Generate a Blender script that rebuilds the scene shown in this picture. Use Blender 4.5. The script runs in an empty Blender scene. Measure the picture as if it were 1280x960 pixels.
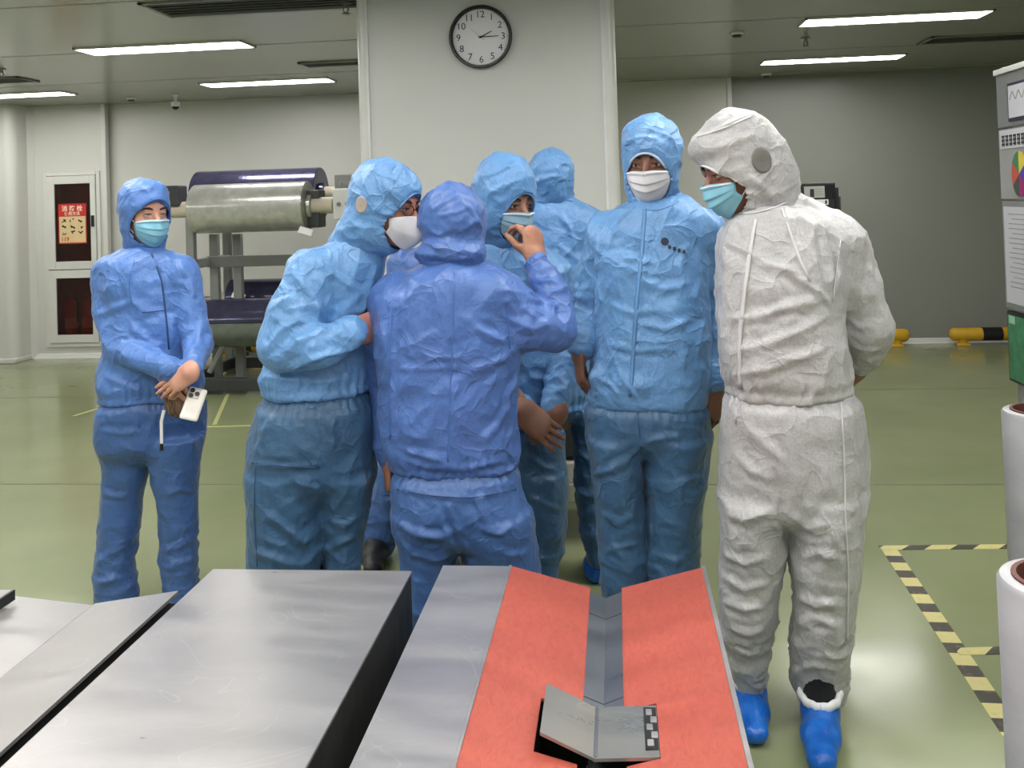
import bpy, bmesh, math, random
import numpy as np
from mathutils import Vector, Matrix
from mathutils.bvhtree import BVHTree

random.seed(4)
scene = bpy.context.scene
COL = scene.collection

# ------------------------------------------------------------------ camera
F_PX = 1200.0                       # focal length in pixels of the 1280x960 frame
PP = (640.0, 226.0)                 # principal point (the photograph is cropped low)
CAM_LOC = Vector((0.0, 0.0, 1.55))
cam_data = bpy.data.cameras.new('camera')
cam = bpy.data.objects.new('camera', cam_data)
COL.objects.link(cam)
cam_data.sensor_fit = 'HORIZONTAL'
cam_data.sensor_width = 36.0
cam_data.lens = F_PX / 1280.0 * 36.0
cam_data.shift_x = 0.0
cam_data.shift_y = -(480.0 - PP[1]) / 1280.0
cam_data.clip_start = 0.05
CAM_ROT = (Matrix.Rotation(math.radians(6.1), 3, 'Z') @ Matrix.Rotation(math.radians(91.0), 3, 'X')
           @ Matrix.Rotation(math.radians(-1.8), 3, 'Z'))
cam.matrix_world = Matrix.Translation(CAM_LOC) @ CAM_ROT.to_4x4()
scene.camera = cam

# ------------------------------------------------------------------ world, exposure
world = bpy.data.worlds.new('world')
scene.world = world
world.use_nodes = True
world.node_tree.nodes['Background'].inputs[0].default_value = (0.8, 0.85, 0.9, 1)
world.node_tree.nodes['Background'].inputs[1].default_value = 0.12
scene.view_settings.view_transform = 'Standard'
scene.view_settings.look = 'None'
scene.view_settings.gamma = 1.0
scene.view_settings.use_curve_mapping = False
scene.view_settings.exposure = 0.2
CEIL = 2.68
LAMP_POWER = 22.0                    # emission strength of the ceiling panels


def ray(u, v):
    d = Vector(((u - PP[0]) / F_PX, -(v - PP[1]) / F_PX, -1.0))
    return CAM_ROT @ d


def at(u, v, Y):
    """point at depth Y (metres from the camera towards the back wall) seen at pixel u,v"""
    d = ray(u, v)
    return CAM_LOC + d * (Y / d.y)


def on_z(u, v, z=0.0):
    d = ray(u, v)
    return CAM_LOC + d * ((z - CAM_LOC.z) / d.z)


def on_x(u, v, x):
    d = ray(u, v)
    return CAM_LOC + d * (x / d.x)


def mpp(u, v, Y):
    """metres per pixel there"""
    p = at(u, v, Y) - CAM_LOC
    fwd = CAM_ROT @ Vector((0, 0, -1))
    return p.dot(fwd) / F_PX


# ------------------------------------------------------------------ materials
def srgb(r, g, b):
    def c(x):
        x /= 255.0
        return x / 12.92 if x <= 0.04045 else ((x + 0.055) / 1.055) ** 2.4
    return (c(r), c(g), c(b), 1.0)


class NT:
    def __init__(self, name):
        self.m = bpy.data.materials.new(name)
        self.m.use_nodes = True
        self.t = self.m.node_tree
        self.b = self.t.nodes['Principled BSDF']

    def n(self, typ, **kw):
        nd = self.t.nodes.new(typ)
        for k, v in kw.items():
            if k in nd.inputs:
                nd.inputs[k].default_value = v
            else:
                setattr(nd, k, v)
        return nd

    def l(self, a, b):
        self.t.links.new(a, b)

    def set(self, **kw):
        for k, v in kw.items():
            self.b.inputs[k.replace('_', ' ')].default_value = v
        return self

    def ramp(self, fac, stops):
        r = self.n('ShaderNodeValToRGB')
        el = r.color_ramp.elements
        while len(el) < len(stops):
            el.new(0.5)
        for e, (p, c) in zip(el, stops):
            e.position = p
            e.color = c
        self.l(fac, r.inputs[0])
        return r.outputs[0]

    def coords(self, scale=(1, 1, 1), rot=(0, 0, 0)):
        tc = self.n('ShaderNodeTexCoord')
        mp = self.n('ShaderNodeMapping')
        mp.inputs['Scale'].default_value = scale
        mp.inputs['Rotation'].default_value = rot
        self.l(tc.outputs['Object'], mp.inputs['Vector'])
        return mp.outputs['Vector']

    def noise(self, vec, scale, detail=4, rough=0.55, dist=0.0):
        nd = self.n('ShaderNodeTexNoise')
        nd.inputs['Scale'].default_value = scale
        nd.inputs['Detail'].default_value = detail
        nd.inputs['Roughness'].default_value = rough
        nd.inputs['Distortion'].default_value = dist
        if vec is not None:
            self.l(vec, nd.inputs['Vector'])
        return nd.outputs['Fac']

    def bump(self, height, strength, distance, prev=None):
        bp = self.n('ShaderNodeBump')
        bp.inputs['Strength'].default_value = strength
        bp.inputs['Distance'].default_value = distance
        self.l(height, bp.inputs['Height'])
        if prev is not None:
            self.l(prev, bp.inputs['Normal'])
        self.l(bp.outputs['Normal'], self.b.inputs['Normal'])
        return bp.outputs['Normal']


def plain(name, col, rough=0.5, metal=0.0, var=0.06, vscale=8.0, bump=0.0, **kw):
    t = NT(name)
    t.set(Roughness=rough, Metallic=metal)
    v = t.coords()
    nz = t.noise(v, vscale)
    lo = tuple(c * (1 - var) for c in col[:3]) + (1,)
    hi = tuple(min(1, c * (1 + var)) for c in col[:3]) + (1,)
    t.l(t.ramp(nz, [(0.3, lo), (0.7, hi)]), t.b.inputs['Base Color'])
    if bump:
        t.bump(t.noise(v, vscale * 6), bump, 0.002)
    for k, x in kw.items():
        t.b.inputs[k.replace('_', ' ')].default_value = x
    return t.m


def emit(name, col, strength):
    t = NT(name)
    t.set(Base_Color=(0.9, 0.9, 0.9, 1))
    t.b.inputs['Emission Color'].default_value = col
    t.b.inputs['Emission Strength'].default_value = strength
    return t.m


def fabric(name, col, stripes=0.0, crumple=0.5, rough=0.40, grid=False):
    """crinkled antistatic polyester: fine bands in the weave, faceted creases as relief"""
    t = NT(name)
    t.set(Roughness=rough)
    t.b.inputs['Sheen Weight'].default_value = 0.10
    t.b.inputs['Sheen Roughness'].default_value = 0.4
    t.b.inputs['Specular IOR Level'].default_value = 0.45
    v = t.coords()
    n1 = t.noise(v, 5.0, 5)
    lo = tuple(c * 0.90 for c in col[:3]) + (1,)
    hi = tuple(min(1, c * 1.08) for c in col[:3]) + (1,)
    base = t.ramp(n1, [(0.3, lo), (0.7, hi)])
    fine = t.ramp(t.noise(v, 130.0, 3, .7), [(0.35, (.80, .80, .82, 1)), (0.65, (1.06, 1.06, 1.05, 1))])
    mf = t.n('ShaderNodeMix', data_type='RGBA', blend_type='MULTIPLY')
    mf.inputs[0].default_value = .8
    t.l(base, mf.inputs[6])
    t.l(fine, mf.inputs[7])
    base = mf.outputs[2]
    if stripes > 0:
        w = t.n('ShaderNodeTexWave')
        w.bands_direction = 'X'
        w.inputs['Scale'].default_value = 62.0
        w.inputs['Distortion'].default_value = 1.2
        w.inputs['Detail Scale'].default_value = 0.4
        t.l(v, w.inputs['Vector'])
        fac = w.outputs['Fac']
        if grid:
            w2 = t.n('ShaderNodeTexWave')
            w2.bands_direction = 'Z'
            w2.inputs['Scale'].default_value = 62.0
            w2.inputs['Distortion'].default_value = 1.2
            w2.inputs['Detail Scale'].default_value = 0.4
            t.l(v, w2.inputs['Vector'])
            mm = t.n('ShaderNodeMath', operation='MAXIMUM')
            t.l(w.outputs['Fac'], mm.inputs[0])
            t.l(w2.outputs['Fac'], mm.inputs[1])
            fac = mm.outputs[0]
        k = 1 - stripes
        rr = t.ramp(fac, [(0.55, (1, 1, 1, 1)), (1.0, (k, k, k, 1))])
        mx = t.n('ShaderNodeMix', data_type='RGBA', blend_type='MULTIPLY')
        mx.inputs[0].default_value = 1.0
        t.l(base, mx.inputs[6])
        t.l(rr, mx.inputs[7])
        base = mx.outputs[2]
    t.l(base, t.b.inputs['Base Color'])
    # creases: warped voronoi facets at two sizes
    wn = t.n('ShaderNodeTexNoise')
    wn.inputs['Scale'].default_value = 4.0
    wn.inputs['Detail'].default_value = 3
    t.l(v, wn.inputs['Vector'])
    mixv = t.n('ShaderNodeMix', data_type='RGBA', blend_type='LINEAR_LIGHT')
    mixv.inputs[0].default_value = 0.10
    t.l(v, mixv.inputs[6])
    t.l(wn.outputs['Color'], mixv.inputs[7])
    prev = None
    rn = t.n('ShaderNodeTexNoise', noise_type='RIDGED_MULTIFRACTAL')
    rn.inputs['Scale'].default_value = 4.5
    rn.inputs['Detail'].default_value = 2.5
    rn.inputs['Roughness'].default_value = 0.42
    rn.inputs['Lacunarity'].default_value = 2.1
    t.l(mixv.outputs[2], rn.inputs['Vector'])
    prev = t.bump(rn.outputs['Fac'], 0.75 * crumple, 0.022, prev)
    for sc, st, di in ((11.0, 0.55, 0.020), (26.0, 0.35, 0.007)):
        vo = t.n('ShaderNodeTexVoronoi', feature='F1')
        vo.inputs['Scale'].default_value = sc
        t.l(mixv.outputs[2], vo.inputs['Vector'])
        prev = t.bump(vo.outputs['Distance'], st * crumple, di, prev)
    for sc, di, lim, sd_ in ((6.5, 0.0075, .10, 0.0), (15.0, 0.0035, .12, 7.0)):
        ve = t.n('ShaderNodeTexVoronoi', feature='DISTANCE_TO_EDGE')
        ve.inputs['Scale'].default_value = sc
        mp = t.n('ShaderNodeVectorMath', operation='ADD')
        mp.inputs[1].default_value = (sd_, sd_ * .7, sd_ * 1.3)
        t.l(mixv.outputs[2], mp.inputs[0])
        t.l(mp.outputs[0], ve.inputs['Vector'])
        line = t.ramp(ve.outputs['Distance'], [(0.0, (1, 1, 1, 1)), (lim * .3, (.45, .45, .45, 1)), (lim, (0, 0, 0, 1))])
        mk = t.ramp(t.noise(mp.outputs[0], sc * .55, 2), [(.42, (0, 0, 0, 1)), (.62, (1, 1, 1, 1))])
        mu = t.n('ShaderNodeMix', data_type='RGBA', blend_type='MULTIPLY')
        mu.inputs[0].default_value = 1
        t.l(line, mu.inputs[6])
        t.l(mk, mu.inputs[7])
        prev = t.bump(mu.outputs[2], 0.5 * crumple, di, prev)
    t.bump(t.noise(v, 90.0, 4, .65), 0.35 * crumple, 0.003, prev)
    return t.m


# ------------------------------------------------------------------ object helpers
def mesh_obj(name, verts, faces, mat=None, parent=None, smooth=False, loc=None):
    me = bpy.data.meshes.new(name)
    if loc is not None:
        lx = Vector(loc)
        verts = [tuple(Vector(v) - lx) for v in verts]
    me.from_pydata([tuple(v) for v in verts], [], [tuple(f) for f in faces])
    me.update()
    o = bpy.data.objects.new(name, me)
    COL.objects.link(o)
    if mat:
        me.materials.append(mat)
    if smooth:
        me.polygons.foreach_set('use_smooth', [True] * len(me.polygons))
    if loc is not None:
        o.location = loc
    if parent:
        o.parent = parent
    return o


def bm_obj(name, bm, mat=None, parent=None, smooth=False, loc=None, auto=None):
    me = bpy.data.meshes.new(name)
    bmesh.ops.recalc_face_normals(bm, faces=bm.faces)
    if loc is not None:
        bmesh.ops.translate(bm, verts=bm.verts, vec=-Vector(loc))
    if smooth or auto:
        for f in bm.faces:
            f.smooth = True
    if auto:
        for e in bm.edges:
            if len(e.link_faces) == 2 and e.calc_face_angle(0) > auto:
                e.smooth = False
    bm.to_mesh(me)
    bm.free()
    o = bpy.data.objects.new(name, me)
    COL.objects.link(o)
    if mat:
        me.materials.append(mat)
    if loc is not None:
        o.location = loc
    if parent:
        o.parent = parent
    return o


def empty(name, loc, label=None, cat=None, group=None, kind=None):
    o = bpy.data.objects.new(name, None)
    o.empty_display_size = 0.1
    COL.objects.link(o)
    o.location = loc
    tag(o, label, cat, group, kind)
    return o


def tag(o, label=None, cat=None, group=None, kind=None):
    for k, v in (('label', label), ('category', cat), ('group', group), ('kind', kind)):
        if v:
            o[k] = v
    return o


def box(bm, lo, hi, bevel=0.0, mat=None):
    """axis aligned box given by two corners; mat = optional 4x4 applied after"""
    lo, hi = Vector(lo), Vector(hi)
    r = bmesh.ops.create_cube(bm, size=1.0)
    vs = r['verts']
    for v in vs:
        v.co = Vector(((v.co.x + .5) * (hi.x - lo.x) + lo.x, (v.co.y + .5) * (hi.y - lo.y) + lo.y,
                       (v.co.z + .5) * (hi.z - lo.z) + lo.z))
    if bevel > 0:
        es = list({e for v in vs for e in v.link_edges})
        r2 = bmesh.ops.bevel(bm, geom=es, offset=bevel, segments=2, affect='EDGES', profile=0.5)
        vs = list({v for f in r2['faces'] for v in f.verts} | {v for v in vs if v.is_valid})
    if mat is not None:
        bmesh.ops.transform(bm, matrix=mat, verts=vs)
    return vs


def box_obj(name, lo, hi, mat, parent=None, bevel=0.0, loc=None):
    bm = bmesh.new()
    box(bm, lo, hi, bevel)
    return bm_obj(name, bm, mat, parent, loc=loc)


def tube(bm, pts, rad, seg=10, caps=True, flat=None):
    """tube through points; rad a number or list; flat = (axis Vector, factor) squashes the section"""
    pts = [Vector(p) for p in pts]
    n = len(pts)
    rad = rad if isinstance(rad, (list, tuple)) else [rad] * n
    rings = []
    prev_u = None
    for i, p in enumerate(pts):
        t = (pts[min(i + 1, n - 1)] - pts[max(i - 1, 0)]).normalized()
        if prev_u is None:
            u = t.orthogonal().normalized()
        else:
            u = (prev_u - t * prev_u.dot(t)).normalized()
        prev_u = u
        w = t.cross(u)
        ring = []
        for k in range(seg):
            a = 2 * math.pi * k / seg
            off = (u * math.cos(a) + w * math.sin(a)) * rad[i]
            if flat:
                ax = flat[0]
                off = off - ax * off.dot(ax) * (1 - flat[1])
            ring.append(bm.verts.new(p + off))
        rings.append(ring)
    for i in range(n - 1):
        for k in range(seg):
            k2 = (k + 1) % seg
            bm.faces.new((rings[i][k], rings[i][k2], rings[i + 1][k2], rings[i + 1][k]))
    if caps:
        bm.faces.new(list(reversed(rings[0])))
        bm.faces.new(rings[-1])
    return rings


def tube_obj(name, pts, rad, mat, parent=None, seg=10, flat=None, loc=None, auto=0.7):
    bm = bmesh.new()
    tube(bm, pts, rad, seg, True, flat)
    return bm_obj(name, bm, mat, parent, loc=loc, auto=auto)


def lathe_axis(bm, a, b, prof, seg=32):
    """surface of revolution round the axis a-b; prof = (t along axis in metres, radius)"""
    a, b = Vector(a), Vector(b)
    ax = (b - a).normalized()
    u = ax.orthogonal().normalized()
    w = ax.cross(u)
    rings = []
    for t, r in prof:
        c = a + ax * t
        if r < 1e-6:
            rings.append([bm.verts.new(c)])
        else:
            rings.append([bm.verts.new(c + (u * math.cos(2 * math.pi * k / seg) + w * math.sin(2 * math.pi * k / seg)) * r)
                          for k in range(seg)])
    for r0, r1 in zip(rings, rings[1:]):
        for k in range(seg):
            k2 = (k + 1) % seg
            if len(r0) == 1 and len(r1) == 1:
                continue
            if len(r0) == 1:
                bm.faces.new((r0[0], r1[k], r1[k2]))
            elif len(r1) == 1:
                bm.faces.new((r0[k], r0[k2], r1[0]))
            else:
                bm.faces.new((r0[k], r0[k2], r1[k2], r1[k]))


def prism(bm, poly, vec):
    """extrude a polygon (list of points) along vec"""
    vec = Vector(vec)
    a = [bm.verts.new(Vector(p)) for p in poly]
    b = [bm.verts.new(Vector(p) + vec) for p in poly]
    bm.faces.new(a)
    bm.faces.new(list(reversed(b)))
    n = len(a)
    for i in range(n):
        j = (i + 1) % n
        bm.faces.new((a[j], a[i], b[i], b[j]))


def text_mesh(name, body, size, mat, matrix, parent=None, depth=0.0005, align='CENTER', bold=0.0):
    cu = bpy.data.curves.new(name, 'FONT')
    cu.body = body
    cu.size = size
    cu.align_x = align
    cu.align_y = 'CENTER'
    cu.extrude = depth
    cu.offset = bold
    cu.resolution_u = 3
    tmp = bpy.data.objects.new(name + '_tmp', cu)
    COL.objects.link(tmp)
    dg = bpy.context.evaluated_depsgraph_get()
    me = bpy.data.meshes.new_from_object(tmp.evaluated_get(dg))
    bpy.data.objects.remove(tmp)
    bpy.data.curves.remove(cu)
    me.transform(matrix)
    me.name = name
    o = bpy.data.objects.new(name, me)
    me.materials.clear()
    me.materials.append(mat)
    COL.objects.link(o)
    if parent:
        o.parent = parent
    return o

# ================================================================== the room
WALL_Y = 9.75
X0, X1, Y0 = -7.2, 6.0, -3.2


def floor_material():
    t = NT('green_epoxy')
    t.set(Roughness=0.16)
    v = t.coords()
    n = t.noise(v, 0.9, 4)
    c = t.ramp(n, [(0.3, srgb(130, 138, 102)), (0.7, srgb(145, 152, 114))])
    t.l(c, t.b.inputs['Base Color'])
    r = t.ramp(t.noise(v, 2.2, 5), [(0.3, (0.13, 0.13, 0.13, 1)), (0.75, (0.26, 0.26, 0.26, 1))])
    t.l(r, t.b.inputs['Roughness'])
    t.bump(t.noise(t.coords((1, 1, 1)), 3.0, 3), 0.10, 0.01)
    return t.m


def panel_material(name, col, rough=0.35):
    t = NT(name)
    t.set(Roughness=rough)
    n = t.noise(t.coords(), 1.2, 3)
    t.l(t.ramp(n, [(0.3, tuple(c * 0.96 for c in col[:3]) + (1,)), (0.7, col)]), t.b.inputs['Base Color'])
    t.bump(t.noise(t.coords((1, 1, 0.3)), 1.6, 2), 0.05, 0.01)
    return t.m


M_FLOOR = floor_material()
M_PANEL = panel_material('cleanroom_panel', srgb(208, 208, 203))
M_PANEL_GREY = panel_material('grey_panel', srgb(146, 148, 142))
M_CEIL = panel_material('ceiling_panel', srgb(158, 159, 150), 0.22)
M_ALU = plain('white_aluminium', srgb(212, 212, 208), 0.35, 0.0, 0.03)
M_DARKLINE = plain('joint_dark', srgb(96, 100, 76), 0.6)
M_STEEL = plain('brushed_steel', srgb(150, 150, 148), 0.35, 0.9, 0.1)
M_BLACK = plain('black_plastic', srgb(24, 24, 26), 0.45)
M_WHITE = plain('white_plastic', srgb(225, 225, 225), 0.4)
M_GREYMETAL = plain('grey_painted_metal', srgb(140, 142, 140), 0.45)
M_DARKMETAL = plain('dark_frame_metal', srgb(70, 72, 74), 0.45, 0.3)

# floor and ceiling
fl = box_obj('floor', (X0, Y0, -0.1), (X1, WALL_Y + 0.3, 0), M_FLOOR)
tag(fl, 'glossy green epoxy floor', kind='structure')
ce = box_obj('ceiling', (X0, Y0, CEIL), (X1, WALL_Y + 0.3, CEIL + 0.1), M_CEIL)
tag(ce, 'pale cleanroom ceiling of long panels', kind='structure')
# ceiling panel joints: narrow proud cover strips, and floor joints
for i in range(7):
    y = 0.3 + i * 1.55
    o = box_obj('joint_strip', (X0, y, CEIL - 0.0015), (X1, y + 0.012, CEIL + 0.002), M_PANEL_GREY, ce)
for y in (5.18, 7.6):
    box_obj('floor_joint', (X0, y, -0.001), (X1, y + 0.012, 0.0008), M_DARKLINE, fl)

# walls
XL = at(133, 300, WALL_Y - 0.1).x           # edge where the cabinet bay starts
XR = at(912, 130, WALL_Y).x           # edge where the darker bay starts
wb = box_obj('wall_back', (XL, WALL_Y, 0), (XR, WALL_Y + 0.12, CEIL), M_PANEL)
tag(wb, 'pale cleanroom panel wall behind the roll rack', kind='structure')
wr = box_obj('wall_back_right', (XR, WALL_Y + 0.06, 0), (X1, WALL_Y + 0.18, CEIL), M_PANEL_GREY)
tag(wr, 'plain grey panel wall at the back right', kind='structure')
wl = box_obj('wall_left', (X0 - 0.12, Y0, 0), (X0, WALL_Y + 0.2, CEIL), M_PANEL)
tag(wl, 'pale panel wall on the left', kind='structure')
wq = box_obj('wall_right', (X1, Y0, 0), (X1 + 0.12, WALL_Y + 0.2, CEIL), M_PANEL_GREY)
tag(wq, 'grey panel wall on the right', kind='structure')
wf = box_obj('wall_front', (X0, Y0 - 0.12, 0), (X1, Y0, CEIL), M_PANEL)
tag(wf, 'panel wall behind the camera', kind='structure')

# cabinet bay on the left: lower wall with an opening for the hydrant cabinet
BAY_Y = WALL_Y - 0.10
c00 = at(57, 219, BAY_Y)
c11 = at(128, 430, BAY_Y)
CX0, CX1, CZ1, CZ0 = c00.x, min(c11.x, XL - 0.05), at(90, 217, BAY_Y).z, at(90, 431, BAY_Y).z
bay_l = at(42, 300, BAY_Y).x
bm = bmesh.new()
box(bm, (bay_l, BAY_Y, 0), (CX0, WALL_Y + 0.12, CEIL))
box(bm, (CX1, BAY_Y, 0), (XL, WALL_Y + 0.12, CEIL))
box(bm, (CX0, BAY_Y, CZ1), (CX1, WALL_Y + 0.12, CEIL))
box(bm, (CX0, BAY_Y, 0), (CX1, WALL_Y + 0.12, CZ0))
o = bm_obj('wall_cabinet_bay', bm, M_PANEL)
tag(o, 'pale wall bay round the fire cabinet', kind='structure')
# column at the far left with a rounded corner
PX = at(22, 300, WALL_Y - 0.35).x
bm = bmesh.new()
prof = [(X0, WALL_Y + 0.1), (X0, WALL_Y - 0.42)]
for k in range(7):
    a = -math.pi / 2 + k * math.pi / 12
    prof.append((PX - 0.1 + 0.1 * math.cos(a), WALL_Y - 0.32 + 0.1 * math.sin(a)))
prof += [(PX, WALL_Y - 0.16), (bay_l + 0.03, BAY_Y - 0.005), (bay_l + 0.03, WALL_Y + 0.1)]
prism(bm, [(x, y, 0) for x, y in prof], (0, 0, CEIL))
o = bm_obj('wall_column', bm, M_PANEL, auto=0.6)
tag(o, 'pale boxed column in the far left corner', kind='structure')
# trims
for i, (x, y) in enumerate(((XL, BAY_Y), (XR, WALL_Y))):
    o = box_obj('trim_%d' % (i + 1), (x - 0.025, y - 0.015, 0), (x + 0.025, y + 0.05, CEIL), M_ALU, bevel=0.006)
    tag(o, 'vertical aluminium joint trim on the back wall', kind='structure')
for nm, a, b, y in (('baseboard_back', XL, XR, WALL_Y), ('baseboard_right', XR, X1, WALL_Y + 0.06),
                    ('baseboard_left', bay_l, XL, BAY_Y)):
    bm = bmesh.new()
    prism(bm, [(a, y + 0.01, 0), (a, y - 0.045, 0), (a, y - 0.03, 0.012), (a, y - 0.012, 0.04), (a, y + 0.01, 0.055)],
          (b - a, 0, 0))
    o = bm_obj(nm, bm, M_ALU)
    tag(o, 'white cove skirting along the floor', kind='structure')
o = box_obj('baseboard_column', (X0, WALL_Y - 0.44, 0), (PX + 0.005, WALL_Y - 0.1, 0.05), M_ALU, bevel=0.01)
tag(o, 'white skirting round the left column', kind='structure')

# wide free-standing pillar with round aluminium corners, carrying the clock
PIL_Y = 4.95
pl_, pr_ = at(447, 120, PIL_Y), at(770, 120, PIL_Y)
PLX, PRX = pl_.x, pr_.x
PIL_D = 0.9
bm = bmesh.new()
box(bm, (PLX + 0.055, PIL_Y, 0), (PRX - 0.055, PIL_Y + PIL_D, CEIL))
box(bm, (PLX, PIL_Y + 0.055, 0), (PRX, PIL_Y + PIL_D - 0.055, CEIL))
pil = bm_obj('wall_pillar', bm, M_PANEL)
tag(pil, 'wide white pillar carrying the clock', kind='structure')
for sx, x in ((-1, PLX), (1, PRX)):
    cx, cy = x - sx * 0.06, PIL_Y + 0.06
    bm = bmesh.new()
    poly = [(cx, cy, 0)]
    for k in range(9):
        a = math.radians(-90 + sx * 90 * k / 8)
        poly.append((cx + 0.066 * math.cos(a), cy + 0.066 * math.sin(a), 0))
    prism(bm, poly, (0, 0, CEIL))
    bm_obj('corner_profile', bm, M_ALU, pil, auto=0.5)
    box_obj('profile_lip', (cx - 0.006, PIL_Y - 0.009, 0), (cx + 0.006, PIL_Y + 0.01, CEIL), M_WHITE, pil)

# ------------------------------------------------------------------ ceiling lamps
M_LAMP = emit('lamp_diffuser', (1.0, 0.985, 0.94, 1), LAMP_POWER)
LAMPS = {'left front': (-3.1, 6.42), 'left back': (-3.13, 8.5), 'far left': (-5.72, 8.6), 'right front': (1.9, 6.68),
         'right back': (1.93, 8.68)}
LABELS = {'left front': 'lit ceiling light panel at upper left, nearer of the two left of the pillar',
          'left back': 'lit ceiling light panel left of the pillar, close to the back wall',
          'far left': 'lit ceiling light panel cut by the left edge, above the column',
          'right front': 'lit ceiling light panel at upper right, nearer of the right pair',
          'right back': 'lit ceiling light panel right of the pillar, farther of the right pair'}
EXTRA = [(-5.7, 6.4), (-5.7, 3.2), (-3.1, 4.3), (-3.1, 2.1), (-3.1, -0.2), (-1.85, 3.2), (-1.85, 1.0), (-1.85, -1.2),
         (-0.6, 2.1), (-0.6, -0.2), (0.65, 3.2), (0.65, 1.0), (0.65, -1.2), (1.9, 4.3), (1.9, 2.1), (1.9, -0.2), (4.3, 2.1)]  # unseen lamps, added closer together near the people to brighten them and the pillar


def ceiling_lamp(x, y, label=None):
    L, W = 0.605, 0.145
    r = empty('ceiling_light', (x, y, CEIL), label or 'unseen ceiling light panel added to brighten the room',
              'ceiling light', 'ceiling light panels')
    bm = bmesh.new()
    for lo, hi in (((-L, -W, -0.012), (L, -W + 0.014, 0)), ((-L, W - 0.014, -0.012), (L, W, 0)),
                   ((-L, -W, -0.012), (-L + 0.014, W, 0)), ((L - 0.014, -W, -0.012), (L, W, 0))):
        box(bm, lo, hi)
    bm_obj('frame', bm, M_ALU, r)
    box_obj('diffuser', (-L + 0.014, -W + 0.014, -0.009), (L - 0.014, W - 0.014, -0.003), M_LAMP, r)
    return r


for k, (x, y) in LAMPS.items():
    ceiling_lamp(x, y, LABELS[k])
for x, y in EXTRA:
    ceiling_lamp(x, y)

# ------------------------------------------------------------------ ceiling fittings
def grille(u, v, w, d, label):
    p = on_z(u, v, CEIL)
    r = empty('ceiling_vent', (p.x, p.y, CEIL), label, 'vent', 'ceiling vents')
    bm = bmesh.new()
    for lo, hi in (((-w, -d, -0.012), (w, -d + 0.025, 0)), ((-w, d - 0.025, -0.012), (w, d, 0)),
                   ((-w, -d, -0.012), (-w + 0.025, d, 0)), ((w - 0.025, -d, -0.012), (w, d, 0))):
        box(bm, lo, hi)
    bm_obj('frame', bm, M_GREYMETAL, r)
    box_obj('backing', (-w, -d, -0.002), (w, d, -0.0005), M_DARKMETAL, r)
    n = max(3, int(d * 2 / 0.06))
    for i in range(1, n):
        y = -d + i * 2 * d / n
        bm = bmesh.new()
        prism(bm, [(-w, y - 0.012, -0.011), (-w, y + 0.010, -0.003), (-w, y + 0.014, -0.004), (-w, y - 0.008, -0.012)],
              (2 * w, 0, 0))
        bm_obj('slat', bm, M_GREYMETAL, r)


grille(325, 5, 0.62, 0.2, 'long slatted ceiling vent at the top edge left of the pillar')
grille(432, 78, 0.36, 0.12, 'slatted ceiling vent beside the pillar')
grille(1225, 47, 0.42, 0.18, 'slatted ceiling vent at upper right')
grille(2, 100, 0.25, 0.15, 'slatted ceiling vent at the left edge')


def smoke_detector(u, v, label):
    p = on_z(u, v, CEIL)
    r = empty('smoke_detector', p, label, 'smoke detector', 'smoke detectors')
    bm = bmesh.new()
    lathe_axis(bm, (0, 0, 0), (0, 0, -1), [(0, 0), (0, 0.052), (0.012, 0.052), (0.018, 0.045), (0.022, 0.035)], 20)
    bm_obj('base', bm, M_WHITE, r, auto=0.6)
    bm = bmesh.new()
    lathe_axis(bm, (0, 0, -0.022), (0, 0, -1), [(0, 0.033), (0.012, 0.033), (0.018, 0.02), (0.019, 0)], 20)
    bm_obj('sensor_cap', bm, M_DARKMETAL, r, auto=0.6)


smoke_detector(921, 40, 'round smoke detector on the ceiling near the wall joint')
smoke_detector(164, 122, 'small round smoke detector by the left back wall')
smoke_detector(958, 92, 'tiny smoke detector close to the back wall on the right')


def sprinkler(u, v, label):
    p = on_z(u, v, CEIL)
    r = empty('sprinkler_head', p, label, 'sprinkler', 'sprinkler heads')
    bm = bmesh.new()
    lathe_axis(bm, (0, 0, 0), (0, 0, -1), [(0, 0), (0, 0.035), (0.006, 0.035), (0.008, 0.012), (0.035, 0.012), (0.036, 0)], 16)
    bm_obj('body', bm, M_STEEL, r, auto=0.6)
    bm = bmesh.new()
    tube(bm, [(-0.012, 0, -0.03), (-0.016, 0, -0.045), (0, 0, -0.064)], 0.003, 6)
    tube(bm, [(0.012, 0, -0.03), (0.016, 0, -0.045), (0, 0, -0.064)], 0.003, 6)
    lathe_axis(bm, (0, 0, -0.062), (0, 0, -1), [(0, 0), (0, 0.024), (0.003, 0.024), (0.003, 0)], 12)
    bm_obj('deflector', bm, M_DARKMETAL, r, auto=0.6)


sprinkler(1007, 47, 'sprinkler head on the ceiling between the right lights')
sprinkler(432, 3, 'sprinkler head at the top edge beside the pillar')
sprinkler(2, 86, 'sprinkler head at the left edge of the ceiling')

p = on_z(219, 118, CEIL)
r = empty('security_camera', p, 'small security camera hanging from the ceiling on the left', 'camera')
bm = bmesh.new()
lathe_axis(bm, (0, 0, 0), (0, 0, -1), [(0, 0), (0, 0.04), (0.012, 0.04), (0.014, 0.015), (0.08, 0.015)], 16)
bm_obj('stem', bm, M_WHITE, r, auto=0.6)
bm = bmesh.new()
lathe_axis(bm, (0, 0, -0.07), (0, 0, -1), [(0, 0.02), (0.005, 0.042), (0.05, 0.042), (0.052, 0.036)], 18)
bm_obj('housing', bm, M_WHITE, r, auto=0.6)
bm = bmesh.new()
lathe_axis(bm, (0, 0, -0.122), (0, 0, -1), [(0, 0.036), (0.014, 0.032), (0.028, 0.018), (0.034, 0)], 18)
bm_obj('lens_dome', bm, plain('dark_dome', srgb(15, 15, 18), 0.1), r, smooth=True)

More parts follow.
